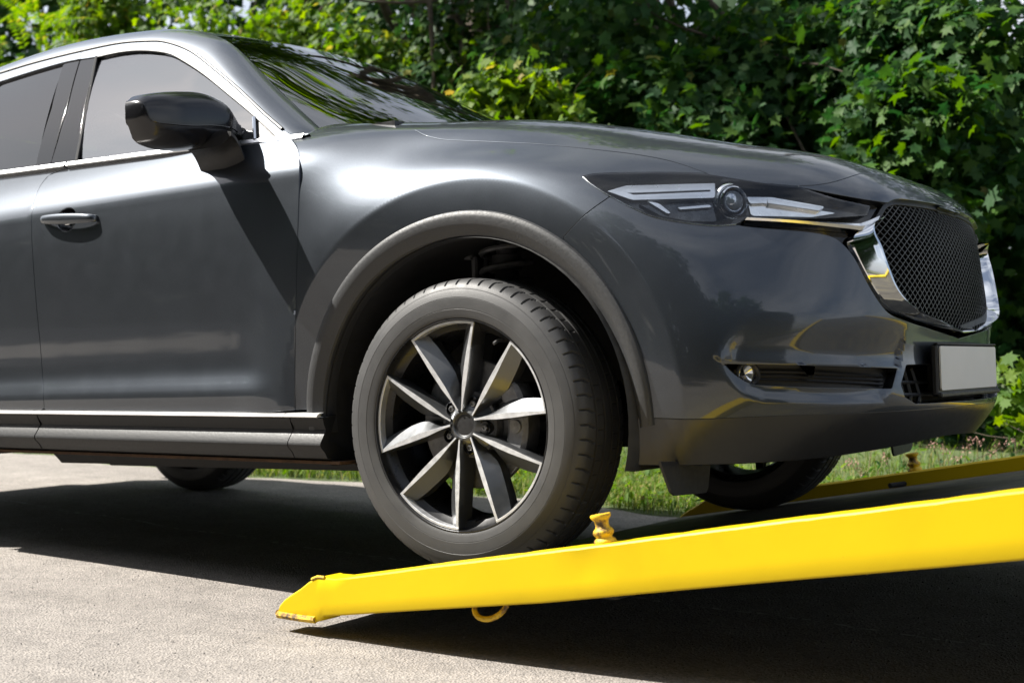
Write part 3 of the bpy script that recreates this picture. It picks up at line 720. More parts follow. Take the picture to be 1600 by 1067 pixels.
# fog lamp slot
sheet('intake_insert', SLOT, BLACK, -.030, .015, True)
for k, f in enumerate((.28, .5, .72)):
    tp = fpx(curve([(1192, 571 + 31 * f), (1260, 572 + 31 * f), (1392, 577 + 29 * f)], 10)); P0 = S_front(tp, -.024)
    b = MB(); b.tube(P0, .0032, 6); o = b.build('slat', BLACK, body); mirror_of(o)
lp = S_front(fpx([(1170, 585)]), -.012)[0]; ax = np.array([.72, -.66, -.02]); ax /= np.linalg.norm(ax)
def disc(c, ax, prof, n=24):
    b = MB(); b.lathe(prof, (0, 0, 0), 'z', n); z = Vector(ax).normalized(); M = np.array(z.to_track_quat('Z', 'Y').to_matrix()); b.V = [tuple(M @ np.array(v) + c) for v in b.V]; return b
fl = disc(lp, ax, [(.030, -.02), (.030, .003), (.026, .006), (.021, .002), (.020, -.004)]).build('fog_lamp', BLACK, body)
g = disc(lp, ax, [(.0, .004), (.011, .002), (.0205, -.004)]).build('lamp_lens', LENS, fl)
g2 = disc(lp, ax, [(.0, -.014), (.012, -.010), (.020, -.004)]).build('lamp_reflector', CHROME, fl)
m = mirror_of(fl)
for q in (g, g2): mirror_of(q, parent=m)
# centre intake with struts, number plate
sheet('intake_backing', CEN, DARK, -.06)
for u in np.r_[cen_u0 + np.array([.035, .075, .125]), 2 * SC - cen_u0 - np.array([.035, .075, .125])]:
    P0 = S_front(np.array([[u, .03], [u + .006, .06], [u + .002, .10], [u - .004, .145]]), -.03); b = MB(); b.tube(P0, .006, 6); b.build('strut', BLACK, body)
for t in (.062, .104):
    U = np.stack([np.linspace(cen_u0 + .006, 2 * SC - cen_u0 - .006, 24), np.full(24, t)], -1); b = MB(); b.tube(S_front(U, -.028), .0045, 6); b.build('slat', BLACK, body)
PX = .985
b = MB(); b.box((PX - .010, 0, .104), (.016, .540, .126), bev=.004); b.box((PX + .001, 0, .0435), (.014, .540, .012), bev=.003); b.box((PX - .03, -.2, .10), (.03, .02, .09)); b.box((PX - .03, .2, .10), (.03, .02, .09)); hold = b.build('plate_holder', BLACK, body)
def rrect(w, h, r, n=5):
    o = []
    for cx, cy, a0 in ((w / 2 - r, h / 2 - r, 0), (-w / 2 + r, h / 2 - r, 90), (-w / 2 + r, -h / 2 + r, 180), (w / 2 - r, -h / 2 + r, 270)):
        for k in range(n + 1): a = math.radians(a0 + 90 * k / n); o.append((cx + r * math.cos(a), cy + r * math.sin(a)))
    return o
b = MB(); b.prism(rrect(.512, .108, .008), .004, ((PX - .001, 0, .109), (0, 1, 0), (0, 0, 1), (1, 0, 0))); b.build('number_plate', WHITE, hold, angle=30)
b = MB(); b.box((PX - .005, 0, .169), (.012, .540, .005), bev=.002); b.build('plate_rim', BLACK, hold)

# ---- headlights
LTOP = LAMP_TOP + [(1302, 303)]
lamp = ppoly(LAMP_LOW[::-1], [(911, 277), (911, 275)], LAMP_TOP, [(1247, 291), (1302, 309), (1360, 322)], [(1360, 322), (1355, 337)], [(1355, 337), (1270, 341.5), (1166, 341)], [(1166, 341), (1150, 351)])
hl = panel('headlight', S_front, lamp, LENS, body, step=.012, gap=.001, off=.001, depth=.010, mirror=True)
panel('lamp_gasket', S_front, offset_poly(resample(lamp, step=.01, closed=True), -.0005), GLOSSB, hl[0], step=.02, gap=0, off=-.001, depth=.05, roll=.001, holes=[offset_poly(resample(lamp, step=.01, closed=True), .0048)])
LB = simple('lamp_housing_grey', (.09, .094, .10), .25, .7, .4, 40)
sheet('lamp_housing', lamp, LB, -.055, .02, parent=hl[0])
def lamp_piece(name, pts, mat, off, depth=.012, holes=(), step=.01, parent=None, roll=.0015):
    inv = lambda P: fpx(P, off)
    return panel(name, S_front, inv(pts), mat, parent or hl[0], step=step, gap=0, off=off, depth=depth, holes=[inv(h) for h in holes], roll=roll)
DRL = simple('silver_light_guide', (.93, .94, .96), .32, 1, .02, 30)
REFL = simple('lamp_reflector_chrome', (.82, .83, .85), .20, 1, .2, 18, .5)
lamp_piece('light_bar', resample([(950, 298.5), (978, 290), (1117, 286.5), (1117, 308.5), (988, 312)], step=6, closed=True), DRL, -.005, depth=.01, holes=[resample([(979, 301), (1111, 296), (1111, 299.5), (990, 304.5)], step=4, closed=True)])
lamp_piece('reflector', resample([(1000, 319), (1112, 313), (1120, 346), (1078, 345), (1034, 337)], step=6, closed=True), LB, -.016)
lamp_piece('light_bar', resample([(1168, 308), (1206, 308.5), (1288, 323), (1282, 330), (1192, 317), (1172, 318)], step=5, closed=True), REFL, -.009)
lamp_piece('light_bar', resample([(1200, 312), (1286, 324.5), (1281, 329), (1200, 317)], step=5, closed=True), DRL, -.005)
lamp_piece('reflector', resample([(1170, 318), (1230, 322), (1306, 333), (1268, 339), (1174, 337)], step=6, closed=True), REFL, -.016)
lamp_piece('trim_fin', resample([(1060, 324), (1110, 320), (1112, 323), (1062, 327)], step=5, closed=True), DRL, -.010)
lamp_piece('trim_fin', resample([(1012, 314), (1030, 318), (1050, 334), (1043, 333), (1022, 320)], step=5, closed=True), DRL, -.010)
pc = S_front(fpx([(1143, 314)], -.02), -.026)[0]; ax = np.array([.80, -.58, .03]); ax /= np.linalg.norm(ax)
disc(pc, ax, [(.033, -.01), (.036, .016), (.0335, .018), (.030, .012), (.029, -.01)], 40).build('projector_ring', CHROME, hl[0], angle=50)
disc(pc, ax, [(.046, -.03), (.045, .004), (.041, .008), (.036, .004)], 40).build('projector_shroud', REFL, hl[0], angle=50)
ball = [(.026 * math.cos(a), .008 + .016 * math.sin(a)) for a in np.linspace(0, PI / 2, 9)]
m_, nt_, b_ = new_mat('projector_glass'); setp(b_, base=(.55, .6, .68), rough=.03, metal=.55, coat=1)
disc(pc, ax, ball, 32).build('projector_lens', m_, hl[0])
for x, y in ((1019, 322), (1088, 333)):
    c = S_front(fpx([(x, y)], -.026), -.026)[0]; disc(c, ax, [(0, .004), (.004, .003), (.0065, 0), (.005, -.004)], 12).build('bulb', CHROME, hl[0])

# bright edge of the lens along its lower border
b = MB(); b.tube(S_front(fpx(curve(LAMP_LOW, 4)), .0005), .0013, 6); o = b.build('lens_edge', SATIN, hl[0]); mirror_of(o, parent=hl[1])

# ---- cladding round the wheel arch
def cladding(xc, zc, surf_y, mirror_too=True, name='arch_cladding', a0=-2.5, a1=183.5):
    rows = []
    for a in np.radians(np.linspace(a0, a1, 90)):
        c, s = math.cos(a), math.sin(a); row = []
        yref = surf_y(xc + .508 * c, zc + .508 * s)
        for r, pr in ((.5075, -.030), (.5070, -.001), (.5040, .0065), (.4980, .0105), (.4930, .0115), (.4800, .0110), (.4770, .0095), (.4620, .0000), (.4560, -.004), (.4535, -.010), (.4535, -.055)):
            row.append((xc + r * c, yref - pr, zc - .012 * (.5075 - r) / .054 + r * s))
        rows.append(row)
    return loft(name, [r for r in rows[::-1]], CLAD, body, mirror=mirror_too, angle=24)
def yfront(x, z): return float(S_front(fxz([(x, z)]))[0, 1])
cladding(.008, .02, yfront)
# the short end piece between cladding and lip
b = MB(); P = np.array([(.4625, .012), (.506, .010), (.506, -.090), (.4680, -.093)]); V = []
for (x, z), y in zip(P, (-.893, -.893, -.868, -.868)): V.append((x, y + .0, z))
# ---- doors and rear side
def strip_z(x): return .029 + .0143 * (-.544 - x)
def belt_z(x): return .786 + .030 * (-.57 - x)
def taper(x): return .030 * smooth01(x, -1.15, -.5)
def y_glass(x, z): return -(.838 - .42 * (z - .80) - .30 * (z - .80) ** 2 - taper(x))
def S_glass(U): return np.stack([U[:, 0], y_glass(U[:, 0], U[:, 1]), U[:, 1]], -1)
GB = (-3.4, -.38, .6, 1.35)
def gpx(pts): return invert(S_glass, pts, GB, facing=False)
SB = (-3.4, -.45, -.05, .84)
def spx(pts): return invert(S_side, pts, SB)
ZT = lambda x: belt_z(x) - .004
zs = np.linspace(0, 1, 14)
front_edge = spx(DGAP); front_edge = front_edge[(front_edge[:, 1] > strip_z(XD) + .008) & (front_edge[:, 1] < .782)]
topf = np.array([[x, ZT(x)] for x in np.linspace(-.585, -1.548, 16)])
dgap = np.vstack([[[-1.56, ZT(-1.56)]], spx(curve([(76, 274), (62, 292), (52, 318), (49, 350), (51, 400), (57, 480), (63, 540), (67, 600), (69, 638)], 4))]); dgap = dgap[dgap[:, 1] > strip_z(-1.6) + .010]
bot = np.array([[x, strip_z(x) + .007] for x in np.linspace(dgap[-1, 0], XD, 16)])
HC = spx([(104, 343)])[0]; HH = np.stack([HC[0] + .046 * np.cos(np.linspace(0, 2 * PI, 40, endpoint=False)), HC[1] + .037 * np.sin(np.linspace(0, 2 * PI, 40, endpoint=False))], -1)
fd = panel('front_door', S_side, np.vstack([front_edge, topf, dgap, bot[:-1]]), PAINT, body, step=.016, mirror=True, holes=[HH], depth=.008, roll=.003)
# rear door, rear quarter with its arch
arr = lambda r, a0, a1, n: np.stack([-2.7 + r * np.cos(np.radians(np.linspace(a0, a1, n))), .02 + r * np.sin(np.radians(np.linspace(a0, a1, n)))], -1)
XR = -2.62
rear_arc = arr(.5045, 2, 82, 20)
rd = np.vstack([dgap[::-1], [[x, ZT(x)] for x in np.linspace(-1.58, XR, 16)], [[XR - .01, .6]], rear_arc[::-1], [[x, strip_z(x) + .007] for x in np.linspace(-2.2, dgap[-1, 0] - .01, 10)]])
rdo = panel('rear_door', S_side, rd, PAINT, body, step=.03, mirror=True)
qp = np.vstack([[[XR - .012, .6]], [[x, ZT(x) - max(0, -x - 3.2) * .25] for x in np.linspace(XR, -3.5, 10)], [[-3.55, .45], [-3.56, .05], [-3.5, -.02]], [[-3.22, -.02]], arr(.5045, 178, 84, 24)])
panel('quarter_panel', S_side, qp, PAINT, body, step=.04, mirror=True)
cladding(-2.7, .02, lambda x, z: float(S_side(np.array([[x, z]]))[0, 1]), a0=-3, a1=183)
# tail
rows = []
for z, x, w in ((-.05, -3.50, .86), (.05, -3.57, .885), (.2, -3.60, .89), (.42, -3.575, .89), (.6, -3.52, .88), (.78, -3.44, .86), (.95, -3.32, .79), (1.1, -3.2, .70), (1.2, -3.08, .62)):
    ys = np.linspace(-w, w, 17); rows.append([(x + .16 * (abs(y) / w) ** 4, y, z) for y in ys])
loft('tailgate', rows, PAINT, body)
# chrome strip and sill
def along(name, x0, x1, prof, mat, n=30, mirror=True, angle=30, inset=0):
    rows = []
    for x in np.linspace(x0, x1, n):
        dz = strip_z(x) - .029; rows.append([(x, -(y - inset), z + dz) for y, z in prof])
    rows = [rows[0]] + rows + [rows[-1]]; R = np.array(rows); 
    c0 = R[1].mean(0); R[0] = c0; c1 = R[-2].mean(0); R[-1] = c1
    return loft(name, R.tolist(), mat, body, mirror=mirror, angle=angle)
STRIP = [(.900, .036), (.9165, .0345), (.9285, .0285), (.9295, .0265), (.927, .0235), (.900, .023)]
for x0, x1 in ((-2.215, -1.628), (-1.624, -.560), (-.556, -.438)): along('sill_strip', x0, x1, STRIP, simple('polished_strip', (.88, .88, .88), .30, .6, 0), 12)
SILL = [(.86, .030), (.915, .021), (.9125, .012), (.903, -.004), (.902, -.009), (.907, -.016), (.925, -.042), (.9265, -.049), (.923, -.056), (.908, -.070), (.900, -.084), (.86, -.096), (.75, -.100)]
SILLM = simple('dark_sill_plastic', (.010, .0105, .011), .45, 0, .12, 160, .15, spec=.35)
for x0, x1 in ((-2.24, -1.618), (-1.613, -.548), (-.545, -.430)): along('sill_cladding', x0, x1, SILL, SILLM, 14)
along('sill_seam', -2.2, -.40, [(.80, -.094), (.885, -.093), (.887, -.101), (.80, -.103)], RUST, 8)

# ---- greenhouse
GAPLINE = [(0, 116), (60, 98), (129, 81), (187, 69), (232, 65.5), (262, 67), (300, 81), (337, 109), (375, 141), (412, 176), (443, 203)]
Ug = gpx(curve(GAPLINE, 5)); P_gap = S_glass(Ug)
rearg = [(-2.45, 1.205), (-2.75, 1.16), (-3.0, 1.09), (-3.2, .99)]
Ugr = np.array(rearg[::-1]); Ugap = np.vstack([Ugr, Ug])
WF = [(152, 90), (190, 82), (225, 79.5), (262, 83.5), (285, 94), (319, 116), (356, 146), (399, 182), (436, 217)]
Uwf = gpx(chain(WF)) ; Uwf = gpx(curve(WF, 4))
beltpx = lambda a, b, n=12: np.array([[x, belt_z(x) + .010] for x in np.linspace(a, b, n)])
bl = lambda U0, U1: beltpx(U0, U1)
xw0 = gpx([(120, 255)])[0, 0]; xs0 = gpx([(399, 222)])[0, 0]; usash = gpx([(399, 183)])[0]
win = np.vstack([Uwf[Uwf[:, 0] < usash[0]], [usash], beltpx(xs0, xw0)])
inw = panel('window', S_glass, win, WINDOW, fd[0], step=.05, gap=0, off=-.006, depth=.004, flange=False)
V2 = mirror_of(inw[0], 'window', fd[1])
corner = np.vstack([[usash], Uwf[Uwf[:, 0] > usash[0]], beltpx(Uwf[-1, 0], xs0, 5)])
cn = panel('corner_trim', S_glass, corner, BLACK, fd[0], step=.03, gap=.001, off=-.003)
mirror_of(cn[0], 'corner_trim', fd[1])
b = MB(); b.tube(S_glass(np.array([usash + [0, -.002], [xs0, belt_z(xs0) + .012]])) + [0, -.004, 0], .006, 6); b.build('window_bar', SATIN, fd[0])
# door frame between window and gap line
GS = gpx([(129, 81.3)])[0]; gl_f = np.vstack([[GS], Ugap[(Ugap[:, 0] > GS[0] + .01)]])
frame = np.vstack([Uwf[::-1], gpx([(126, 94)]), gl_f + [0, -.002], [[Ug[-1, 0] + .06, belt_z(-.5) + .004]], beltpx(-.545, Uwf[-1, 0] + .01, 4)])
fr = panel('door_frame', S_glass, frame, PAINT, fd[0], step=.02, gap=.001, off=.004, depth=.02, roll=.003)
mirror_of(fr[0], 'door_frame', fd[1])
# black B pillar trims
bp1 = np.vstack([gpx([(152, 90), (126, 94)]), gpx([(108, 160), (90, 222), (79, 258)]), beltpx(gpx([(79, 262)])[0, 0], xw0, 4)])
bp2 = np.vstack([gpx([(124, 94), (99, 99)]), gpx([(80, 170), (56, 256)]), beltpx(gpx([(56, 260)])[0, 0], gpx([(77, 262)])[0, 0], 4), gpx([(88, 222), (106, 160)])])
p1 = panel('pillar_trim', S_glass, bp1, GLOSSB, fd[0], step=.04, gap=.001, off=.0); mirror_of(p1[0], 'pillar_trim', fd[1])
p2 = panel('pillar_trim', S_glass, bp2, GLOSSB, rdo[0], step=.04, gap=.001, off=-.001); mirror_of(p2[0], 'pillar_trim', rdo[1])
rw = np.vstack([gpx(curve([(99, 99), (50, 113), (0, 129)], 4)), [(-2.3, 1.175), (-2.45, 1.13), (-2.56, .95), (-2.60, belt_z(-2.6) + .01)], beltpx(-2.58, gpx([(56, 260)])[0, 0])])
w2 = panel('window', S_glass, rw, PRIVACY, rdo[0], step=.05, gap=0, off=-.006, flange=False); mirror_of(w2[0], 'window', rdo[1])
fr2 = np.vstack([gpx(curve([(0, 129), (50, 113), (99, 99), (125.5, 93.7)], 4)), [GS + [-.002, -.002]], Ugap[(Ugap[:, 0] < GS[0] - .01) & (Ugap[:, 0] > -2.75)][::-1] + [0, -.003], [(-2.72, belt_z(-2.7))], beltpx(-2.70, -2.61, 3), [(-2.56, .95), (-2.45, 1.13), (-2.3, 1.175)]])
q2 = panel('door_frame', S_glass, fr2, PAINT, rdo[0], step=.03, gap=.001, off=.004, depth=.02, roll=.003); mirror_of(q2[0], 'door_frame', rdo[1])
dp = np.array([(-2.73, belt_z(-2.73)), (-2.73, 1.160), (-2.85, 1.137), (-3.0, 1.088), (-3.2, .985), (-3.38, belt_z(-3.38) - .03), (-3.2, belt_z(-3.2) - .01)])
panel('rear_pillar', S_glass, dp, PAINT, body, step=.05, off=.002, mirror=True, holes=[np.array([(-2.76, belt_z(-2.76) + .02), (-2.76, 1.13), (-2.95, 1.075), (-3.12, .975), (-3.16, belt_z(-3.16) + .02)])])
qg = np.array([(-2.74, belt_z(-2.74) + .01), (-2.74, 1.14), (-2.95, 1.08), (-3.15, .97), (-3.2, belt_z(-3.2) + .01)]); q3 = panel('quarter_window', S_glass, qg, PRIVACY, body, step=.06, gap=0, off=-.006, flange=False, mirror=True)
# belt moulding
BELT = simple('brushed_bright_trim', (.80, .81, .83), .38, 1, 0)
def molding(x0, x1, par, n=24):
    rows = []
    for x in np.linspace(x0, x1, n):
        zb = belt_z(x); yb = y_glass(x, zb); rows.append([(x, yb + .02, zb + .013), (x, yb - .0005, zb + .0135), (x, yb - .0100, zb + .002), (x, yb - .0090, zb - .002), (x, yb + .004, zb - .006)])
    o = loft('belt_moulding', rows, BELT, par, angle=30)[0]; return o
o = molding(-1.555, -.565, fd[0]); mirror_of(o, parent=fd[1])
o = molding(-2.72, -1.565, rdo[0]); mirror_of(o, parent=rdo[1])
# windscreen, pillars, roof
L2 = [(337, 56, -.575), (375, 79, -.610), (412, 116, -.650), (450, 154, -.690), (499, 199.5, -.735)]
E = np.array([at_y(a, b_, y) for a, b_, y in L2])[::-1]; Es = Spline(np.linspace(0, 1, 5), E)
Cn = Spline([0, .5, 1], np.array([(-.36, 0, .878), (-.735, 0, 1.053), (-1.085, 0, 1.236)]))
def S_screen(U):
    a, v = U[:, 0], U[:, 1]; e = Es(v); c = Cn(v); k = (1 - np.abs(a) ** 2.3)[:, None]
    P = e + (c - e) * k; P[:, 1] = a * np.abs(e[:, 1]); return P
sc_poly = resample([(-1, 0), (1, 0), (1, 1), (-1, 1)], step=.05, closed=True)
gs = [[tuple(S_screen(np.array([[a, v]]))[0]) for v in np.linspace(-.03, 1, 40)] for a in np.linspace(-1, 1, 60)]
ws = loft('windscreen', [[(x, y, z) for x, y, z in r] for r in gs], SCREEN, body)[0]
# dark printed border of the glass
FRIT = simple('black_glass_border', (.012, .013, .015), .12, 0, 0, coat=1, coatr=.02)
for sgn in (-1, 1):
    rows = [[tuple(S_screen(np.array([[sgn * a, v]]))[0] + [-.004, 0, -.003]) for v in np.linspace(0, 1, 40)] for a in (1, .975, .95, .93, .915)]
    loft('glass_border', rows, FRIT, ws)
rows = [[tuple(S_screen(np.array([[a, v]]))[0] + [-.004, 0, -.003]) for a in np.linspace(-1, 1, 50)] for v in (.95, .975, 1)]; loft('glass_border', rows, FRIT, ws)
rows = [[tuple(S_screen(np.array([[a, v]]))[0] + [-.004, 0, -.003]) for a in np.linspace(-1, 1, 50)] for v in (-.03, .03, .08)]; loft('glass_border', rows, FRIT, ws)
# side rail: pairs of (gap line point, upper edge point)
def gpt(x): 
    i = np.argsort(Ugap[:, 0]); z = np.interp(x, Ugap[i, 0], Ugap[i, 1]); return np.array([x, float(y_glass(x, z)), z])
pairs = [(gpt(-3.15), (-3.1, -.48, 1.19)), (gpt(-2.8), (-2.8, -.49, 1.262)), (gpt(-2.4), (-2.4, -.50, 1.305)), (gpt(-2.1), (-2.1, -.505, 1.325)), (gpt(-1.85), (-1.85, -.51, 1.326)), (gpt(-1.62), (-1.60, -.515, 1.311)), (gpt(-1.40), (-1.36, -.535, 1.277))]
gi = [gpx([q])[0] for q in ((300, 81), (337, 109), (375, 141), (412, 176), (444, 204))]
for k, g_ in enumerate(gi): pairs.append((S_glass(g_[None])[0], tuple(E[::-1][k])))
pairs.append((S_glass(gpx([(458, 224)]))[0] + [.02, 0, -.02], tuple(E[0] + [.05, -.02, -.045])))
g0_ = Spline(np.arange(len(pairs)), np.array([p[0] for p in pairs])); g1_ = Spline(np.arange(len(pairs)), np.array([p[1] for p in pairs])); rows = []
for tt in np.linspace(0, len(pairs) - 1, 110):
    a, b_ = g0_(tt), g1_(tt); d = b_ - a; n_ = np.array([.25 if tt > 6.5 else 0, -.75, .6]); n_ /= np.linalg.norm(n_); row = [a + [0, .02, -.004], a + [0, .004, .001]]
    for v in np.linspace(.02, 1, 12): row.append(a + d * v + n_ * (.085 * np.linalg.norm(d) * (4 * v * (1 - v)) ** .8 ) + np.array([0, -.003, 0]))
    rows.append(row)
rail_o = loft('pillar_rail', rows, PAINT, body, mirror=True, angle=60)
rows = []
edge = g1_(np.linspace(0, 7, 60))
for y in np.linspace(-1, 1, 31):
    rows.append([(e[0] + (.04 * (1 - abs(y) ** 2.2)) * smooth01(e[0], -1.5, -1.1), y * abs(e[1] + .003), e[2] + .026 * (1 - abs(y) ** 2.2)) for e in edge])
loft('roof', [r for r in rows[::-1]], PAINT, body)
rows = [[(x + .16 * (abs(y) / .48) ** 4 * 0, y * w, z) for y in np.linspace(-1, 1, 9)] for x, z, w in ((-3.05, 1.2, .60), (-3.1, 1.215, .50))]
# scuttle
b = MB(); b.box((-.50, 0, .80), (.34, 1.42, .04)); b.build('scuttle', BLACK, body)
# rubber line in the roof gap
b = MB(); b.tube(S_glass(Ugap)[2:] + [0, -.0045, .001], .0052, 6); o = b.build('roof_seal', SEAL, body); mirror_of(o)
b = MB(); b.tube(np.array([S_glass(Uwf + [0, 0])[i] + [0, -.001, 0] for i in range(len(Uwf))]), .0035, 6); b.build('window_seal', SEAL, fd[0])
b = MB(); b.tube(S_glass(np.vstack([[Uwf[0]], [[xw0, belt_z(xw0) + .01]]])) + [0, -.003, 0], .006, 6); b.build('window_seal', SEAL, fd[0])

# ------------------------------------------------------------------ wheels
def wheel_mesh_tyre():
    NB = 64; SUBD = 10; n = NB * SUBD
    prof = [(.254, -.060), (.2595, -.098), (.2615, -.1035), (.2640, -.1075), (.2665, -.1085), (.272, -.1100), (.284, -.1122), (.2845, -.1118), (.2855, -.1118), (.286, -.1126), (.300, -.1130), (.312, -.1122), (.3125, -.1116), (.3135, -.1116), (.314, -.1120), (.326, -.1085), (.3335, -.1050), (.334, -.1040), (.3352, -.1038), (.3358, -.1036), (.344, -.0990), (.350, -.0940), (.3555, -.0870), (.3585, -.0800), (.3605, -.0700), (.362, -.0600), (.3622, -.0560), (.3545, -.0555), (.3545, -.0480), (.3625, -.0475), (.3635, -.0350), (.364, -.0210), (.3565, -.0205), (.3565, -.0125), (.3642, -.0120), (.3645, 0)]
    full = prof + [(r, -y) for r, y in prof[::-1][1:]]
    V = []; F = []
    for r, y in full:
        ay = abs(y)
        for k in range(n):
            a = 2 * PI * k / n; ph = (k % SUBD) / SUBD; rr = r
            ph2 = ((k + (3 if y > 0 else 0) + int((.09 - ay) * 80)) % SUBD)
            if r > .3440 and ay > .057 and ph2 == 0: rr = r - .0065 * min(1, (r - .340) / .012)
            elif r > .36 and ay < .047 and ph2 == 0 and ay > .022: rr = r - .005
            V.append((rr * math.cos(a), y, rr * math.sin(a)))
    m = len(full)
    for i in range(m - 1):
        for k in range(n): F.append((i * n + k, i * n + (k + 1) % n, (i + 1) * n + (k + 1) % n, (i + 1) * n + k))
    return V, F
def make_wheel():
    w = part_empty('wheel', CAR, (0, -.7975, 0))
    V, F = wheel_mesh_tyre(); make('tyre', V, F, TYRE, w, angle=28)
    b = MB(); b.lathe([(.2590, -.096), (.2625, -.1030), (.2615, -.1065), (.2590, -.1068), (.2575, -.1020), (.2570, -.090), (.2500, -.078), (.2360, -.066), (.2290, -.02), (.2280, .04), (.240, .085), (.256, .10)], n=96); b.build('rim', RIMB, w, angle=30)
    for k in range(5):
        cen = math.radians(101 - 72 * k)
        for sg in (-1, 1):
            rows = []
            for j, r in enumerate(np.linspace(.038, .2550, 26)):
                q = (r - .038) / .217
                lat = sg * (.0062 + .0895 * q ** 1.04)             # centre line of the machined strip
                hw = .0034 + .0040 * smooth01(q, .05, .35) - .0028 * smooth01(q, .5, .95)
                sl = .004 + .026 * smooth01(q, .08, .50) - .004 * smooth01(q, .75, 1)
                yf = -.1000 + .014 * (1 - q) ** 1.6 
                pts = [(lat + sg * hw * 1.0 + sg * .004 * (1 - q), yf + .055), (lat + sg * hw, yf + .0025), (lat + sg * (hw - .0014), yf), (lat - sg * (hw - .0014), yf), (lat - sg * hw, yf + .0015), (lat - sg * (hw + sl), yf + .024 + .012 * (1 - q)), (lat - sg * (hw + sl), yf + .058)]
                rows.append([(r * math.cos(cen) - l * math.sin(cen) * 1.0, y, r * math.sin(cen) + l * math.cos(cen)) if 0 else (math.cos(cen) * math.sqrt(max(r * r - l * l, 1e-6)) - l * math.sin(cen), y, math.sin(cen) * math.sqrt(max(r * r - l * l, 1e-6)) + l * math.cos(cen)) for l, y in pts])
            R = np.array(rows); a_, b_ = R.shape[:2]; V = R.reshape(-1, 3); F = []; mi = []
            for i in range(a_ - 1):
                for j in range(b_ - 1):
                    q = (i * b_ + j, (i + 1) * b_ + j, (i + 1) * b_ + j + 1, i * b_ + j + 1); F.append(q if sg > 0 else q[::-1]); mi.append(1 if j in (2,) else 0)
            F.append(tuple(range(b_)) if sg < 0 else tuple(range(b_))[::-1]); mi.append(0)
            o = make('spoke', V, F, [RIMP, ALU], w, angle=30); o.data.polygons.foreach_set('material_index', mi)
        b = MB(); a0, a1 = cen - math.radians(22.8), cen + math.radians(22.8)
        b.lathe([(.2495, -.080), (.2500, -.0992), (.2508, -.1004), (.2560, -.1004), (.2568, -.0992), (.2575, -.085)], n=24, a0=a0, a1=a1); b.build('rim_edge', ALU, w, angle=20)
    b = MB(); b.lathe([(.0300, -.060), (.0305, -.0790), (.0325, -.0815), (.037, -.0805), (.048, -.073), (.074, -.056), (.083, -.03), (.083, 0)], n=60); b.build('hub', RIMP, w, angle=30)
    b = MB(); b.lathe([(.0, -.0770), (.018, -.0772), (.026, -.0765), (.0280, -.0785), (.0298, -.0792), (.0305, -.077)], n=40); b.build('centre_cap', BLACK, w, angle=30)
    for k in range(5):
        a = math.radians(65 - 72 * k); cx, cz = .0575 * math.cos(a), .0575 * math.sin(a)
        b = MB(); b.lathe([(.0170, -.050), (.0172, -.0735), (.0155, -.0745), (.0145, -.072), (.0140, -.062), (0, -.060)], (cx, 0, cz), n=24); o = b.build('lug_pocket', GLOSSB, w, angle=30)
        b = MB(); b.lathe([(.0092, -.060), (.0092, -.071), (.0076, -.0745), (.0055, -.0750), (.0050, -.0715), (0, -.0715)], (cx, 0, cz), n=6); b.build('lug_nut', STEEL, w, smooth=False)
    b = MB(); c = np.array([.113 * .98, -.082, .204]); b.tube([c + [0, .03, 0], c, c + [-.006, -.012, -.008]], [.005, .0048, .004], 8); b.build('valve', STEEL, w)
    b = MB(); b.lathe([(.075, -.030), (.158, -.030), (.160, -.028), (.160, -.012), (.158, -.010), (.075, -.010)], n=64); b.lathe([(.085, -.030), (.082, -.055), (0, -.056)], n=40); b.build('brake_disc', IRON, w, angle=30)
    # caliper
    b = MB(); a0, a1 = math.radians(-22), math.radians(34)
    b.lathe([(.118, -.034), (.118, -.058), (.128, -.066), (.165, -.066), (.176, -.058), (.178, -.010), (.165, .005)], n=20, a0=a0, a1=a1)
    for a in (a0, a1):
        b.box((.148 * math.cos(a), -.04, .148 * math.sin(a)), (.05, .045, .022), rot=[[math.cos(a), 0, -math.sin(a)], [0, 1, 0], [math.sin(a), 0, math.cos(a)]], bev=.004)
    for a in (a0 + .35, a1 - .35): b.lathe([(.0, -.072), (.016, -.071), (.018, -.064)], (.145 * math.cos(a), 0, .145 * math.sin(a)), n=16)
    b.build('brake_caliper', IRON, w, angle=30)
    return w
wh = make_wheel()
def copy_wheel(loc, rz):
    c = wh.copy(); COL.objects.link(c); c.parent = CAR; c.location = loc; c.rotation_euler = (0, 0, rz)
    for ch in wh.children:
        d = ch.copy(); COL.objects.link(d); d.parent = c
    return c
copy_wheel((0, .7975, 0), PI); copy_wheel((-2.7, -.7975, 0), 0); copy_wheel((-2.7, .7975, 0), PI)

# ------------------------------------------------------------------ wheel arches, suspension, underbody
def liner(xc, sg):
    V = []; F = []; n = 40
    ys = [.885, .86, .60, .44]; 
    for j, y in enumerate(ys):
        for k in range(n + 1):
            a = math.radians(-14 + 208 * k / n); r = (.455, .466, .470, .470)[j] + (.004 * math.sin(k * 1.3) if j == 2 else 0)
            V.append((xc + .012 + r * math.cos(a), sg * y, max(-.11, .005 + r * math.sin(a))))
    for j in range(3):
        for k in range(n): q = (j * (n + 1) + k, j * (n + 1) + k + 1, (j + 1) * (n + 1) + k + 1, (j + 1) * (n + 1) + k); F.append(q)
    return make('arch_liner', V, F, LINER, body, angle=30)
for xc in (0, -2.7):
    for sg in (-1, 1): liner(xc, sg)
b = MB()
b.prism([(-.46, -.04), (-.46, .5), (.47, .5), (.47, -.04), (.30, -.04), (.20, .10), (-.2, .10), (-.3, -.04)], .02, ((0, -.45, 0), (1, 0, 0), (0, 0, 1), (0, 1, 0)))
o = b.build('inner_wing', LINER, body); mirror_of(o)
b = MB()
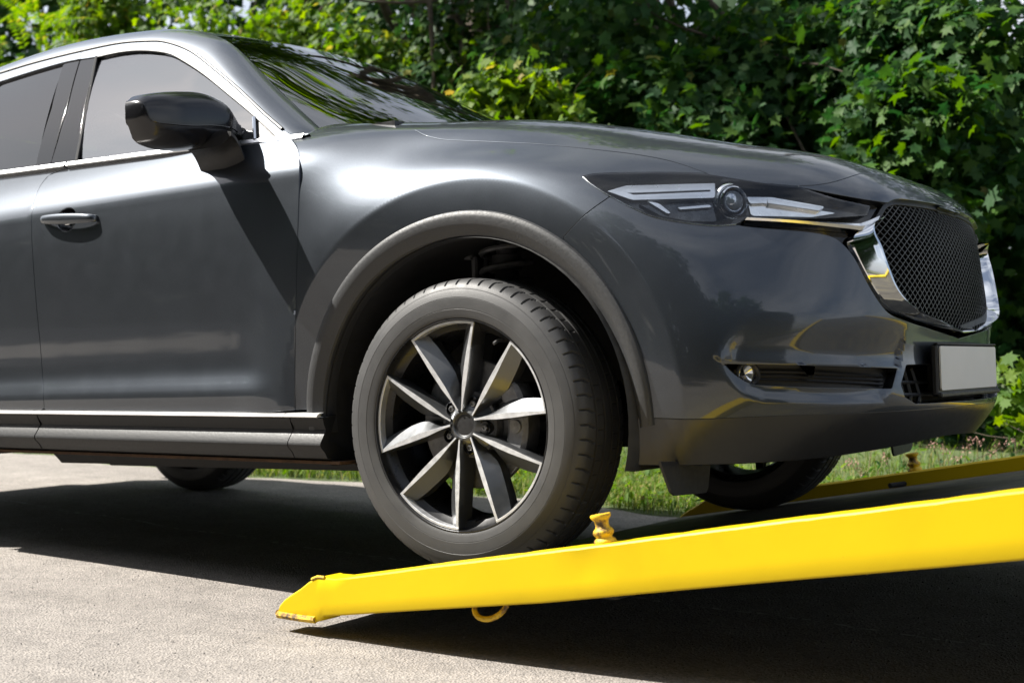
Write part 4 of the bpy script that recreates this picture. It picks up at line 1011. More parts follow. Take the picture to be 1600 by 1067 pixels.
b.prism([(-3.16, -.04), (-3.16, .5), (-2.23, .5), (-2.23, -.04)], .02, ((0, -.45, 0), (1, 0, 0), (0, 0, 1), (0, 1, 0)))
o = b.build('inner_wing', LINER, body); mirror_of(o)
sp0 = at_y(np.array(792.), np.array(405.), -.62); hel = []
for k in range(110):
    a = k * .36; hel.append((sp0[0] + .068 * math.cos(a), -.62 + .068 * math.sin(a), sp0[2] - .16 + k * .0028))
b = MB(); b.tube(hel, .0075, 8); o = b.build('coil_spring', IRON, body); mirror_of(o)
b = MB(); b.lathe([(.0, -.30), (.026, -.30), (.026, -.12), (.085, -.10), (.088, -.088), (.04, -.082), (.030, -.03), (.040, -.028), (.040, .01), (.028, .012), (.028, .05), (.08, .09)], (sp0[0], -.62, sp0[2]), 'z', 28); o = b.build('suspension_strut', CLAD, body, angle=40); mirror_of(o)
bq = at_y(np.array(737.), np.array(392.), -.60); b = MB(); b.box(tuple(bq), (.030, .05, .05), bev=.006); b.box(tuple(bq + [.012, .01, -.05]), (.02, .04, .07), bev=.005); o = b.build('bracket', STEEL if 0 else IRON, body); mirror_of(o)
b = MB(); b.tube([(bq[0] + .02, -.58, bq[2] + .03), (bq[0] + .05, -.60, bq[2] + .035), (bq[0] + .06, -.61, bq[2]), (bq[0] + .045, -.60, bq[2] - .06), (bq[0] + .02, -.58, bq[2] - .12)], .008, 8); o = b.build('hose', BLACK, body); mirror_of(o)
b = MB(); b.tube([(0, -.70, -.02), (.02, -.55, -.06), (0, -.30, -.05)], .028, 10); b.tube([(.0, -.66, -.09), (.10, -.45, -.08), (.05, -.25, -.06)], .025, 8); b.tube([(.0, -.66, -.09), (-.12, -.4, -.08), (-.2, -.3, -.06)], .025, 8); b.tube([(0, -.72, -.10), (0, -.74, .0), (sp0[0] * .6, -.66, .2)], .03, 8)
o = b.build('suspension_arm', DARK, body); mirror_of(o)
b = MB(); b.box((-1.15, 0, -.075), (1.35, 1.44, .11), bev=.03); b.box((-1.05, -.52, -.115), (1.1, .30, .045), bev=.012); b.box((-1.05, .52, -.115), (1.1, .30, .045), bev=.012); b.box((-2.7, 0, .02), (1.75, .84, .16), bev=.03); b.box((.12, 0, -.03), (1.15, .86, .10), bev=.03); b.box((.62, 0, -.06), (.3, 1.25, .05), bev=.015)
b.build('floor_pan', DARK, body)
b = MB(); b.box((-3.25, 0, .02), (.5, 1.5, .15), bev=.04); b.build('rear_valance', BLACK, body)
b = MB(); b.tube([(-.6, .1, -.10), (-1.4, .12, -.11), (-2.2, .2, -.10)], .035, 10); b.build('exhaust_pipe', STEEL if 0 else RUST, body)
fx = at_x(np.array([1028., 1107., 1102., 1045.]), np.array([735., 733., 765., 774.]), .55)
V = []
for dx in (0, .007): V += [(p[0] + dx, p[1], p[2]) for p in resample(np.vstack([fx[:1] + [0, 0, .02], fx[1:2] + [0, 0, .02], fx[1:2] + [0, 0, -.03], fx[2:3], fx[3:4] + [0, .02, -.002], fx[3:4] + [0, -.002, .012], fx[:1] + [0, 0, -.02]]), step=.5, closed=False)] if 0 else [tuple(fx[0] + [dx, 0, .02]), tuple(fx[1] + [dx, 0, .02]), tuple(fx[2] + [dx, .002, .004]), tuple(fx[2] + [dx, -.010, -.006]), tuple(fx[3] + [dx, .020, -.002]), tuple(fx[3] + [dx, .0, .008])]
n = 6; F = [tuple(range(n)), tuple(range(2 * n - 1, n - 1, -1))] + [(i, i + n, (i + 1) % n + n, (i + 1) % n) for i in range(n)]
o = make('air_deflector', V, F, BLACK, body, smooth=False); mirror_of(o)

# ------------------------------------------------------------------ mirror, handle, cabin
def mirror_part():
    TOP = [(209, 156), (217, 149.5), (240, 145), (275, 143), (305, 145), (330, 156), (350, 172), (361, 190)]
    BOT = [(209, 190), (213, 206), (222, 221), (248, 231), (277, 235), (305, 233), (335, 230), (361, 226)]
    X0 = -.85
    t = at_x(*np.array(curve(TOP, 6)).T, X0); bo = at_x(*np.array(curve(BOT, 6)).T, X0)
    ys = np.linspace(max(t[0, 1], bo[0, 1]) + .001, min(t[-1, 1], bo[-1, 1]), 26); rows = []; low = []
    for i, y in enumerate(ys):
        q = i / 25; zt = np.interp(y, t[:, 1], t[:, 2]); zb = np.interp(y, bo[:, 1], bo[:, 2])
        D = .098 * (smooth01(q, -.55, .35) ** .8) * (1 - .25 * smooth01(q, .8, 1)); xb = X0 - .035 + .01 * (1 - q)
        h = (zt - zb) / 2; zc = (zt + zb) / 2; row = []
        for a in np.linspace(-PI / 2, PI / 2, 21):
            ca = max(math.cos(a), 0) ** .60; sa = math.copysign(abs(math.sin(a)) ** .72, a); row.append((xb + D * ca, y, zc + h * sa))
        rows.append([(xb + .012, y, zb + .010)] + row + [(xb + .012, y, zt - .010)])
    c0 = np.array([rows[0][0][0] - .008, rows[0][0][1], (rows[0][0][2] + rows[0][-1][2]) / 2]); caps = [[tuple(c0 + (np.array(p) - c0) * k + [0, -dy, 0]) for p in rows[0]] for k, dy in ((.0, .0125), (.45, .0118), (.75, .009), (.92, .005))]
    en2 = [tuple(np.mean(rows[-1], 0) + [0, .006, 0])] * len(rows[0])
    lastin = [tuple(np.array(p) * [1, 1, 1] + (np.mean(rows[-1], 0) - np.array(p)) * .12 + [0, .010, 0]) for p in rows[-1]]
    R = caps + rows + [lastin, en2]
    o = loft('mirror_housing', R, MIRRP, fd[0], angle=50)[0]
    # groove / bright lip between cap and lower shell
    pts = []
    for i, y in enumerate(ys[1:-1]):
        r = np.array(rows[i + 1]); zt, zb = r[:, 2].max(), r[:, 2].min(); zz = zb + (zt - zb) * .36; k = np.argmin(abs(r[1:-1, 2] - zz)); rr = r[1:-1]; oo = np.argsort(rr[:, 2]); pts.append((np.interp(zz, rr[oo, 2], rr[oo, 0]) + .0005, y, zz))
    b = MB(); b.tube(pts, .0022, 6); b.build('mirror_trim', GLOSSB, o)
    # mirror glass facing back
    rr = np.array(rows); V = [tuple(p) for row in rows[1:-1] for p in (row[0], row[-1])]; F = [(2 * i, 2 * i + 1, 2 * i + 3, 2 * i + 2) for i in range(len(rows) - 3)]
    make('mirror_glass', V, F, CHROME, o)
    # stalk
    a = at_y(*np.array([(300, 232), (345, 228), (361, 206)]).T, -.955); d = at_y(*np.array([(322, 268), (352, 268), (382, 244)]).T, -.872)
    mk = lambda P, thick: [P[0] + [-.02, 0, 0], P[0] + [-.012, 0, -.006], P[1], P[2] + [.0, 0, -.01], P[2], P[2] + [-.05, .01, .012], P[0] + [-.02, .01, .02]]
    A_, D_ = np.array(mk(a, 0)), np.array(mk(d, 0)); rows = []
    for q in np.linspace(0, 1, 10): rows.append((A_ * (1 - q) + D_ * q + [0, 0, .012 * math.sin(PI * q)]).tolist() + [(A_[0] * (1 - q) + D_[0] * q + [0, 0, .012 * math.sin(PI * q)]).tolist()])
    rows.insert(0, [tuple(np.mean(rows[0], 0))] * 8); rows.append([tuple(np.mean(rows[-1], 0) + [0, .01, 0])] * 8)
    s = loft('mirror_stalk', rows, BLACK, fd[0], angle=35)[0]
    m1 = mirror_of(o, 'mirror_housing', fd[1]); mirror_of(s, 'mirror_stalk', fd[1])
mirror_part()
def handle(p0, p1, cen, par):
    a, c = at_y(*np.array(p0, float), -.925), at_y(*np.array(p1, float), -.925); rows = []
    for q in np.linspace(0, 1, 24):
        P = a + (c - a) * q; d = math.sin(PI * min(1, max(0, q))) ** .35 * .019; w = .0165 * (.6 + .40 * math.sin(PI * q) ** .5); P = P + [0, .012 - d * 1.15, 0]
        rows.append([tuple(P + [0, .008 * math.cos(t), w * math.sin(t)]) for t in np.linspace(0, 2 * PI, 17)])
    rows.insert(0, [tuple(np.mean(rows[0], 0))] * 17); rows.append([tuple(np.mean(rows[-1], 0))] * 17)
    hn = loft('door_handle', rows, PAINT, par, angle=60)[0]
    e = S_side(spx([cen])); C0 = e[0]; b = MB()
    b.lathe([(.050, .006), (.046, .005), (.043, .010), (.038, .022), (.026, .032), (.0, .036)], (C0[0], C0[1], C0[2]), 'y', 32); b.V = [(x, y, C0[2] + (z - C0[2]) * .81) for x, y, z in b.V]
    r = b.build('handle_recess', MIRRP, par)
    b = MB(); b.box((C0[0] + .01, C0[1] - .004, C0[2] - .008), (.022, .006, .016), bev=.002); b.build('lock_cover', SATIN, hn)
    return hn, r
h1, h2 = handle((62, 344), (146, 341), (104, 344), fd[0])
for q in (h1, h2): mirror_of(q, parent=fd[1])
for q in (h1, h2):
    c = q.copy(); COL.objects.link(c); c.parent = rdo[0]; c.location = (-1.08, .004, .016)
# cabin
b = MB(); b.box((-1.9, 0, .10), (2.7, 1.5, .10)); b.box((-1.75, -.74, .40), (2.2, .05, .70)); b.box((-1.75, .74, .40), (2.2, .05, .70)); b.build('cabin_floor', DARK, body)
b = MB(); b.box((-.72, 0, .62), (.30, 1.46, .26), bev=.06); b.box((-.60, 0, .74), (.42, 1.44, .06), bev=.03); b.box((-.5, 0, .3), (.05, 1.4, .7)); b.build('dashboard', FABRIC, body)
b = MB(); pts = [(-1.02 + .07 * math.sin(a) * .6, .38 + .185 * math.cos(a), .66 + .185 * math.sin(a)) for a in np.linspace(0, 2 * PI, 40, endpoint=False)]; b.tube(pts, .015, 8, closed=True); b.tube([(-1.02, .2, .66), (-1.0, .38, .64), (-1.02, .56, .66)], .018, 8); b.tube([(-1.0, .38, .64), (-.75, .38, .58)], .03, 8); b.build('steering_wheel', BLACK, body)
for x in (-1.55, -2.42):
    for y in (-.38, .38) if x > -2 else (-.42, 0, .42):
        s = part_empty('seat', body, (x, y, 0))
        w = .50 if x > -2 else .42
        b = MB(); b.box((.12, 0, .30), (.52, w, .16), bev=.05); b.build('cushion', FABRIC, s)
        R_ = [[math.cos(-.25), 0, math.sin(-.25)], [0, 1, 0], [-math.sin(-.25), 0, math.cos(-.25)]]
        b = MB(); b.box((-.17, 0, .60), (.13, w, .64), rot=R_, bev=.05); b.build('backrest', FABRIC, s)
        b = MB(); b.box((-.275, 0, 1.00), (.09, .26, .17), rot=R_, bev=.04); b.tube([(-.25, -.06, .88), (-.27, -.06, .95)], .007, 6); b.tube([(-.25, .06, .88), (-.27, .06, .95)], .007, 6); b.build('headrest', FABRIC, s)
b = MB(); b.box((-1.12, 0, 1.08), (.03, .22, .06), bev=.012); b.box((-1.09, 0, 1.14), (.02, .03, .08)); b.build('rear_view_mirror', BLACK, body)
b = MB(); b.box((-2.0, 0, 1.24), (1.6, .9, .02)); b.build('headlining', simple('pale_headlining', (.4, .4, .38), .9, 0, 0), body)

# ------------------------------------------------------------------ vegetation
def leaf_mat(name, cols, trans=.4, rough=.58):
    m = bpy.data.materials.new(name); m.use_nodes = True; nt = m.node_tree; b = nt.nodes['Principled BSDF']; out = nt.nodes['Material Output']
    g = nt.nodes.new('ShaderNodeNewGeometry'); r = ramp(nt, g.outputs['Random Per Island'], [(p, c) for p, c in cols]); nt.links.new(r.outputs[0], b.inputs['Base Color'])
    setp(b, rough=rough, spec=.22); t = nt.nodes.new('ShaderNodeBsdfTranslucent'); mx = nt.nodes.new('ShaderNodeMixShader'); mx.inputs[0].default_value = trans
    hs = nt.nodes.new('ShaderNodeHueSaturation'); hs.inputs['Saturation'].default_value = 1.2; hs.inputs['Value'].default_value = 1.7; hs.inputs['Hue'].default_value = .485
    nt.links.new(r.outputs[0], hs.inputs['Color']); nt.links.new(hs.outputs[0], t.inputs[0])
    nt.links.new(b.outputs[0], mx.inputs[1]); nt.links.new(t.outputs[0], mx.inputs[2]); nt.links.new(mx.outputs[0], out.inputs[0]); return m
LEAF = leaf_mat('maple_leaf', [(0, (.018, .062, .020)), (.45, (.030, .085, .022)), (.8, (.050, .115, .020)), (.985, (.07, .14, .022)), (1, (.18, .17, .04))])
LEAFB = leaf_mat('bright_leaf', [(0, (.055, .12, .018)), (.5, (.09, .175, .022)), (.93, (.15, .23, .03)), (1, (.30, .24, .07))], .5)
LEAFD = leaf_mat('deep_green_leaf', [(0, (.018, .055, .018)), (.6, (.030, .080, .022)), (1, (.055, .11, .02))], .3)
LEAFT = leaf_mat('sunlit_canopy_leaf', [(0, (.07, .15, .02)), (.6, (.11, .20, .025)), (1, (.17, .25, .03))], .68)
BARK = simple('brown_bark', (.075, .058, .042), .9, 0, .4, 14, 1.0)
GRASSM = leaf_mat('grass_blade', [(0, (.06, .12, .02)), (.6, (.12, .19, .035)), (.85, (.22, .24, .08)), (1, (.38, .32, .17))], .35, .6)
MAPLE = np.array([(0, 0, 0), (.10, .05, 0), (.42, -.02, -.03), (.30, .17, 0), (.62, .42, -.07), (.36, .46, .0), (.34, .62, -.01), (.13, .60, .02), (0, 1.0, -.10), (-.13, .60, .02), (-.34, .62, -.01), (-.36, .46, 0), (-.62, .42, -.07), (-.30, .17, 0), (-.42, -.02, -.03), (-.10, .05, 0), (0, .33, -.045)])
MAPLE_F = [(16, i, i + 1) for i in range(1, 15)] + [(16, 15, 0), (16, 0, 1)]
OVAL = np.array([(0, 0, 0), (.22, .28, .03), (.20, .66, .02), (0, 1, -.05), (-.20, .66, .02), (-.22, .28, .03), (0, .5, -.03)])
OVAL_F = [(6, i, (i + 1) % 6) for i in range(6)]
QUAD = np.array([(0, 0, 0), (.38, .42, -.03), (0, 1, -.06), (-.38, .42, -.03), (0, .45, .03)]); QUAD_F = [(4, 0, 1), (4, 1, 2), (4, 2, 3), (4, 3, 0)]
def leaves(name, C, N, S, mat, tmpl=MAPLE, tf=MAPLE_F, parent=None, droop=None):
    """C centres, N facing directions, S sizes; the leaf hangs from its stem end"""
    C = np.asarray(C); n = len(C); N = N / (np.linalg.norm(N, axis=1)[:, None] + 1e-9)
    D = rng.normal(size=(n, 3)); D[:, 2] -= .9; D -= N * np.sum(D * N, 1)[:, None]; D /= np.linalg.norm(D, axis=1)[:, None] + 1e-9
    X = np.cross(D, N); t = tmpl; sx = rng.uniform(.6, 1.1, n)
    V = C[:, None, :] + S[:, None, None] * (t[None, :, 0:1] * sx[:, None, None] * X[:, None, :] + (t[None, :, 1:2] - .45) * D[:, None, :] + (t[None, :, 2:3] * rng.uniform(.2, 2.0, (n, 1, 1))) * N[:, None, :])
    m = len(t); F = (np.arange(n)[:, None, None] * m + np.array(tf)[None]).reshape(-1, 3)
    me = bpy.data.meshes.new(name); V = V.reshape(-1, 3); me.vertices.add(len(V)); me.vertices.foreach_set('co', V.ravel())
    me.loops.add(F.size); me.loops.foreach_set('vertex_index', F.ravel()); me.polygons.add(len(F)); me.polygons.foreach_set('loop_start', np.arange(0, F.size, 3)); me.polygons.foreach_set('loop_total', np.full(len(F), 3))
    me.materials.append(mat); me.update(calc_edges=True); me.validate(); o = bpy.data.objects.new(name, me); link(o, parent); return o
def sprays(n_spray, per, box, blobs=None, r=.28):
    """twig ends inside ellipsoids; each carries a layer of leaves"""
    C = []; N = []
    for _ in range(n_spray):
        c0, rad = blobs[rng.integers(len(blobs))]; d = rng.normal(size=3); d /= np.linalg.norm(d); q = rng.uniform(.35, 1) ** .6
        p = np.array(c0) + d * np.array(rad) * q; outw = d * np.array([.5, .9, .45]) + np.array([-.10, -.35, .55])
        tilt = rng.normal(size=3) * .25; base = outw + tilt; base /= np.linalg.norm(base)
        t1 = np.cross(base, [.3, .2, 1]); t1 /= np.linalg.norm(t1); t2 = np.cross(base, t1); k = max(3, int(per * rng.uniform(.6, 1.4)))
        a = rng.uniform(0, 2 * PI, k); rr = r * np.sqrt(rng.uniform(0, 1, k))
        P = p + np.outer(rr * np.cos(a), t1) + np.outer(rr * np.sin(a), t2) + rng.normal(size=(k, 3)) * .05 - np.outer(rr * rr * .9, [0, 0, 1])
        C.append(P); N.append(base + rng.normal(size=(k, 3)) * .42)
    return np.vstack(C), np.vstack(N)
def blob_cloud(center, rad, n):
    out = []
    for _ in range(n):
        d = rng.normal(size=3); d /= np.linalg.norm(d); p = np.array(center) + d * np.array(rad) * rng.uniform(.2, .9); out.append((p, np.array(rad) * rng.uniform(.22, .42))); 
    return out
def limb(b, p0, p1, r0, r1, n=9, wob=.05):
    P = np.array([np.array(p0) * (1 - q) + np.array(p1) * q for q in np.linspace(0, 1, n)]); P[1:-1] += rng.normal(size=(n - 2, 3)) * wob * [1, 1, .3]; b.tube(P, np.linspace(r0, r1, n), 9); return P
def tree(name, label, cat, base, top, r, blobs, n_spray, per, size, mat, tmpl=(MAPLE, MAPLE_F), group=None, limbs=7, spr=.28, far=False, leafparts=0):
    t = empty(name, label, cat, loc=tuple(base), group=group); base = np.array(base, float)
    b = MB(); P = limb(b, (0, 0, -.15), np.array(top) - base, r, r * .45, 10, r * .5); b.build('trunk', BARK, t)
    for k in range(limbs):
        c0, rd = blobs[rng.integers(len(blobs))]; s0 = P[rng.integers(3, len(P))]; b = MB(); Q = limb(b, s0, (np.array(c0) - base) + rng.normal(size=3) * .1, r * .33, r * .06, 8, .07)
        for _ in range(2): limb(b, Q[4], Q[4] + rng.normal(size=3) * [.6, .5, .35], r * .14, r * .03, 5, .04)
        b.build('limb', BARK, t)
    C, N = sprays(n_spray, per, None, blobs, spr); S = size * rng.uniform(.6, 1.15, len(C)); C = C - base
    if leafparts:
        q = (C + base) - cp; d = np.linalg.norm(q, axis=1); i = np.argsort(d)[:leafparts * 3]; i = rng.choice(i, leafparts, replace=False); protos = [leaves('leaf', np.zeros((1, 3)), np.array([[0, 0, 1.]]), np.array([1.0]), mat, *tmpl, parent=t) for _ in range(6)]
        for k, j in enumerate(i):
            o = protos[k] if k < 6 else bpy.data.objects.new('leaf', protos[k % 6].data)
            if k >= 6: COL.objects.link(o); o.parent = t
            o.location = C[j]; o.rotation_euler = Vector(N[j]).to_track_quat('Z', 'Y').to_euler(); s_ = S[j]; o.scale = (s_, s_, s_)
        keep = np.ones(len(C), bool); keep[i] = False; C, N, S = C[keep], N[keep], S[keep]
    o = leaves('crown', C, N, S, mat, *tmpl, parent=t); o['kind'] = 'stuff'
    return t
def W3(px, py, Y): return wray_y(px, py, Y)
# big maple whose crown hangs over the right half
c = W3(1030, 540, 5.6)
bl = blob_cloud((-2.3, 4.9, 2.2), (2.3, .8, 1.5), 14) + blob_cloud((-1.2, 4.6, 1.6), (1.6, .6, 1.2), 8)
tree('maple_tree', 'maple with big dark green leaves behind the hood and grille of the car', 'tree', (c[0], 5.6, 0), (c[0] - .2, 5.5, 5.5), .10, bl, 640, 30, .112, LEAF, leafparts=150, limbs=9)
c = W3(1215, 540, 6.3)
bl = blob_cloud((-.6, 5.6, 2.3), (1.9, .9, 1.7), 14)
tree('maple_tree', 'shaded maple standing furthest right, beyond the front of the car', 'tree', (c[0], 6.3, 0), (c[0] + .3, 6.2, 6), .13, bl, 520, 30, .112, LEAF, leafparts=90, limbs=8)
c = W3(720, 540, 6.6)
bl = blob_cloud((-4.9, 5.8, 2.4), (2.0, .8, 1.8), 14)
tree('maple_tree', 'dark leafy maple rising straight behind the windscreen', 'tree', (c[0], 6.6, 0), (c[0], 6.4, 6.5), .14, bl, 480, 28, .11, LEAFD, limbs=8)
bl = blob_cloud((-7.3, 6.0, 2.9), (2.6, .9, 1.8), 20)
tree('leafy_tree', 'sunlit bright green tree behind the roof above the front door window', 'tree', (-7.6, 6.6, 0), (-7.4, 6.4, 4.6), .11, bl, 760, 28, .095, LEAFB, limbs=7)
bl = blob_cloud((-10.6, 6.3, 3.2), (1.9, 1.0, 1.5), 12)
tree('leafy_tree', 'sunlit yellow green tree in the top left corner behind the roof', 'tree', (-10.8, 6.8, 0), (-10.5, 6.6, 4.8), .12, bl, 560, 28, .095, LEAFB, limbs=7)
# overhanging high canopy that shades the right side
for nm, cx, cy, bc, br, ns, lab in (('linden_tree', -6.6, 8.6, (-6.0, 4.5, 7.3), (3.2, 2.2, 1.7), 760, 'tall tree with a high crown overhanging the shaded maples, mirrored in the windscreen'), ('linden_tree', -1.4, 7.4, (-2.3, 4.2, 7.6), (2.9, 2.0, 1.6), 560, 'tall high crowned tree at the back right, mostly hidden by the maples')):
    bl = blob_cloud(bc, br, 18)
    tree(nm, lab, 'tree', (cx, cy, 0), (cx, cy - .3, 7.5), .19, bl, ns, 15, .17, LEAFT, (QUAD, QUAD_F), limbs=5, spr=.45)
# bright bush between windscreen and hood
c = W3(808, 150, 3.6)
bl = blob_cloud(c, (.40, .25, .18), 12) + blob_cloud(c + [.1, .1, -.30], (.55, .3, .25), 8)
tree('maple_sapling', 'sunlit young maple with pale yellow green leaves between windscreen and hood', 'sapling', (c[0] + .05, c[1] + .25, 0), c + [0, .1, 0], .022, bl, 120, 13, .10, LEAFB, leafparts=150, spr=.16, limbs=9)
c = W3(1592, 610, 3.0)
bl = blob_cloud(c + [.12, 0, 0], (.20, .15, .20), 8)
tree('maple_sapling', 'low sunlit sapling at the right edge beside the number plate', 'sapling', (c[0] + .15, c[1] + .1, 0), c + [.1, .05, .05], .014, bl, 26, 10, .09, LEAFB, leafparts=70, spr=.12, limbs=6)
# pinnate leaved shrub at the top left
def pinnate(origin, direc, L, size):
    n = 11; out = []; d = np.array(direc, float); d /= np.linalg.norm(d); P = [np.array(origin) + d * L * q + np.array([0, 0, -.28 * L * q * q]) for q in np.linspace(0, 1, n)]; return P
t = empty('rowan_shrub', 'sunlit shrub with fern like leaves rising behind the roof at the left', 'shrub', loc=(0, 0, 0))
base = W3(20, 300, 5.0); base[2] = 0; t.location = base
b = MB()
for k in range(5): limb(b, (0, 0, -.1), np.array([rng.normal(0, .5), rng.normal(0, .3), 2.6 + rng.uniform(0, .8)]), .03, .008, 8, .05)
b.build('trunk', BARK, t); fr_b = MB()
for k in range(46):
    px, py = rng.uniform(-70, 115), rng.uniform(15, 130); o_ = W3(px, py, rng.uniform(4.7, 5.3)) - base; dr = np.array([rng.uniform(.1, 1), rng.uniform(-.5, .1), rng.uniform(-.1, .5)]); P = np.array(pinnate(o_, dr, rng.uniform(.35, .6), .1)); T = np.gradient(P, axis=0); T /= np.linalg.norm(T, axis=1)[:, None]
    C = []; F = []; V = []; up_ = np.array([-.25, -.55, .8]); up_ /= np.linalg.norm(up_)
    for i in range(1, len(P)):
        sd_ = np.cross(T[i], up_); sd_ /= np.linalg.norm(sd_)
        for sg in (-1, 1):
            l = .105 * (1 - .45 * abs(i / 10 - .4)); a_ = sd_ * sg * .92 + T[i] * .38; w_ = T[i] * .014; kk = len(V); V += [P[i], P[i] + a_ * l * .4 + w_ + up_ * .006, P[i] + a_ * l - up_ * .012, P[i] + a_ * l * .4 - w_ + up_ * .006]; F += [(kk, kk + 1, kk + 2), (kk, kk + 2, kk + 3)]
    kk = len(V)
    for i in range(len(P)): V += [P[i] + [0, 0, .003], P[i] - [0, 0, .003]]
    F += [(kk + 2 * i, kk + 2 * i + 1, kk + 2 * i + 3, kk + 2 * i + 2) for i in range(len(P) - 1)]
    make('leaf', np.array(V), F, LEAFB, t, smooth=False)
# undergrowth, the back layer and trees far off
bl = [(np.array([x, 5.0 + rng.uniform(-.5, .7), .45]), np.array([.8, .5, .55])) for x in np.linspace(-13, 2.2, 30)]
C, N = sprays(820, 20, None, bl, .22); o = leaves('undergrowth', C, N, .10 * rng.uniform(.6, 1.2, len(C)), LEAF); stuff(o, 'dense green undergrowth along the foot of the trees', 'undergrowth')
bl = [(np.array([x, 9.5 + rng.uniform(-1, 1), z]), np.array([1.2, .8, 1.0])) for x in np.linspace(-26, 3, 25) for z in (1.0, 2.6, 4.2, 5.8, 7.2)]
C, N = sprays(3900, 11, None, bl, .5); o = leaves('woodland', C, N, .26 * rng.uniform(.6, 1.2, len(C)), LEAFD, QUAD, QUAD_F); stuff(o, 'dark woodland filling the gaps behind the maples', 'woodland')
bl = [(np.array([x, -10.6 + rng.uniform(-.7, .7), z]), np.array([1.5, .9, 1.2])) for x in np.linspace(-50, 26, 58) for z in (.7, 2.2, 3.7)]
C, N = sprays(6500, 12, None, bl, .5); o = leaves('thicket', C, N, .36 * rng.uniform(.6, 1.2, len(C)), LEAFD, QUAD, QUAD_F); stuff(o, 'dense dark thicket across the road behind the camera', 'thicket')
for k in range(19):
    x = -46 + k * 3.7 + rng.uniform(-.6, .6); y = -9.4 + rng.uniform(-.4, .4); h = rng.uniform(8.6, 11.8)
    bl = blob_cloud((x, y, h * .55), (2.9, 1.6, h * .42), 16); t = empty('roadside_tree', 'broad leafy tree in the row across the road behind the camera', 'tree', loc=(x, y, 0), group='row of trees across the road')
    b = MB(); b.tube([(0, 0, -.2), (0, 0, h * .5)], [.25, .12], 7); b.build('trunk', BARK, t)
    C, N = sprays(560, 11, None, bl, .5); o = leaves('crown', C - [x, y, 0], N, .36 * rng.uniform(.6, 1.2, len(C)), LEAFD, QUAD, QUAD_F, parent=t); o['kind'] = 'stuff'
# grass and weeds on the verge
def blades(name, P, H, Wd, mat, lean=.35):
    n = len(P); a = rng.uniform(0, 2 * PI, n); d = np.stack([np.cos(a), np.sin(a), 0 * a], -1); s_ = np.stack([-np.sin(a), np.cos(a), 0 * a], -1); le = rng.uniform(0, 1, n) * lean * 2
    v0 = P - s_ * Wd[:, None]; v1 = P + s_ * Wd[:, None]; up_ = np.array([0, 0, 1.]); m0 = P + up_ * (H * .6)[:, None] + d * (H * le * .35)[:, None]
    v2 = m0 + s_ * (Wd * .7)[:, None]; v3 = m0 - s_ * (Wd * .7)[:, None]; v4 = P + up_ * (H * (1 - .25 * le))[:, None] + d * (H * le)[:, None]
    V = np.stack([v0, v1, v2, v3, v4], 1).reshape(-1, 3); i = np.arange(n) * 5; F = [tuple(q) for k in i for q in ((k, k + 1, k + 2, k + 3), (k + 3, k + 2, k + 4))]
    return make(name, V, F, mat, smooth=False)
n = 70000; x = rng.uniform(-7.5, 1.6, n); y = edge_y(x) + rng.gamma(1.6, .45, n); clump = np.sin(x * 9 + 3 * np.sin(y * 7)) * np.sin(y * 11 + 2) ; keep = (rng.uniform(0, 1, n) < .55 + .45 * clump) & (y < 5.2); x, y = x[keep], y[keep]
z = .006 + .10 * smooth01(y - edge_y(x), 0, 3); H = rng.uniform(.02, .11, len(x)) * (1 + .8 * smooth01(y, 1.8, 3.5)); o = blades('grass', np.stack([x, y, z], -1), H, rng.uniform(.0012, .003, len(x)), GRASSM, .6); stuff(o, 'short sunlit grass and weeds along the edge of the road', 'grass')
n = 7000; x = rng.uniform(-6, 1.6, n); y = edge_y(x) + .03 + rng.gamma(1.4, .5, n); z = .02 + rng.uniform(0, .05, n) + .10 * smooth01(y - edge_y(x), 0, 3)
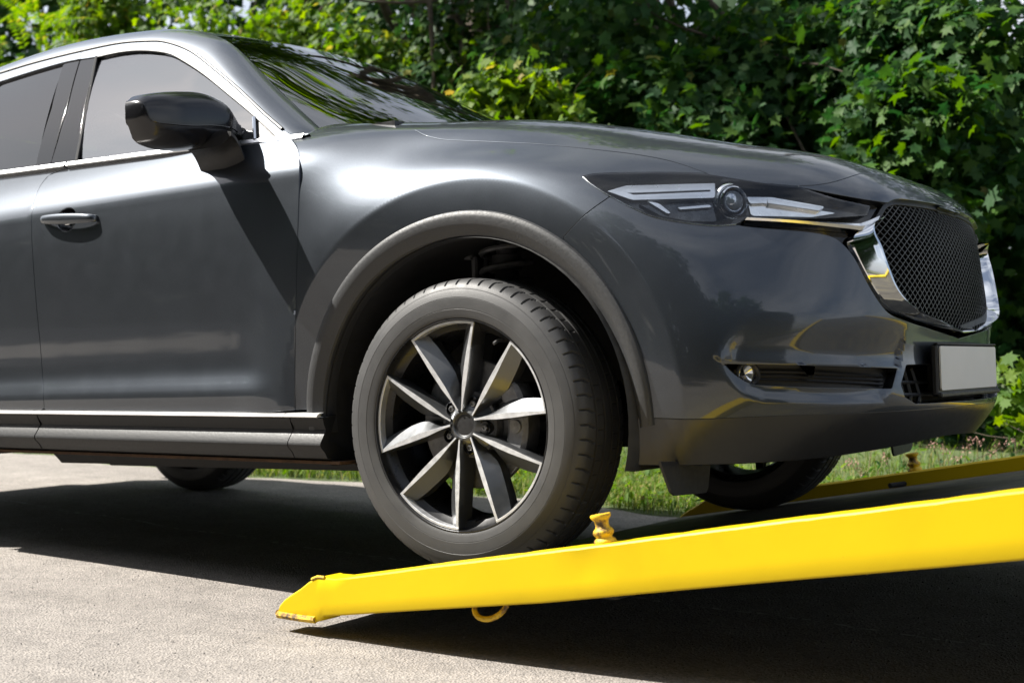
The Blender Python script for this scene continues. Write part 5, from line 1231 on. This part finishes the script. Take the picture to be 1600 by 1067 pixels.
o = leaves('ground_cover', np.stack([x, y, z], -1), np.array([0, -.3, 1]) + rng.normal(size=(n, 3)) * .5, rng.uniform(.025, .06, n), LEAFB, OVAL, OVAL_F); stuff(o, 'low broad leaved weeds growing among the verge grass', 'ground cover')
# dry seed headed weeds beyond the ramp
SEED = simple('pinkish_seed_head', (.30, .17, .14), .9, 0, .4, 120); STEM = simple('dry_stem', (.20, .17, .08), .8, 0, .3, 60)
spots = [(1330, 722), (1362, 700), (1383, 716), (1462, 697), (1478, 702), (1508, 700), (1527, 688), (1560, 694), (1585, 690), (1345, 735), (1415, 700), (1495, 716), (1548, 708)]
WL = ['leftmost, above the far front wheel', 'second from the left, tall and leaning', 'third from the left, short and dense', 'below the number plate, by the far post', 'just right of the far post', 'sixth from the left, under the plate corner', 'tall one right of the plate', 'next to the right edge, darker head', 'rightmost at the picture edge', 'lowest one, touching the ramp edge', 'left of the far post', 'short one behind the far beam', 'low one near the right edge']
for k, (px, py) in enumerate(spots):
    p = W3(px, py, 2.5 + .12 * (k % 4)); t = empty('seeding_weed', 'dry pinkish seed headed weed beyond the ramp, ' + WL[k], 'weed', loc=(p[0], p[1], .04), group='dry weeds beyond the ramp')
    h = p[2] - .04; ln = rng.normal(0, .06); top = np.array([ln * 0, 0, h]); b = MB(); b.tube([(-ln, rng.normal(0, .03), -.05), (-ln * .5, 0, h * .5), tuple(top)], [.0032, .0026, .0015], 5); b.tube([(-ln * .5, 0, h * .5), (-ln * .5 + .03, .01, h * .7)], .0015, 4); b.build('stem', STEM, t)
    Cc = top + rng.normal(size=(34, 3)) * [.016, .014, .012]; o = leaves('seed_head', Cc, rng.normal(size=(34, 3)), rng.uniform(.006, .014, 34), SEED, QUAD, QUAD_F, parent=t); o['kind'] = 'stuff'
    Cc = np.array([(-ln * (1 - q), 0, h * q) for q in rng.uniform(.15, .8, 6)]) + rng.normal(size=(6, 3)) * .012; o = leaves('foliage', Cc, rng.normal(size=(6, 3)) + [0, 0, .8], rng.uniform(.02, .045, 6), LEAF, OVAL, OVAL_F, parent=t); o['kind'] = 'stuff'
#@@TAIL
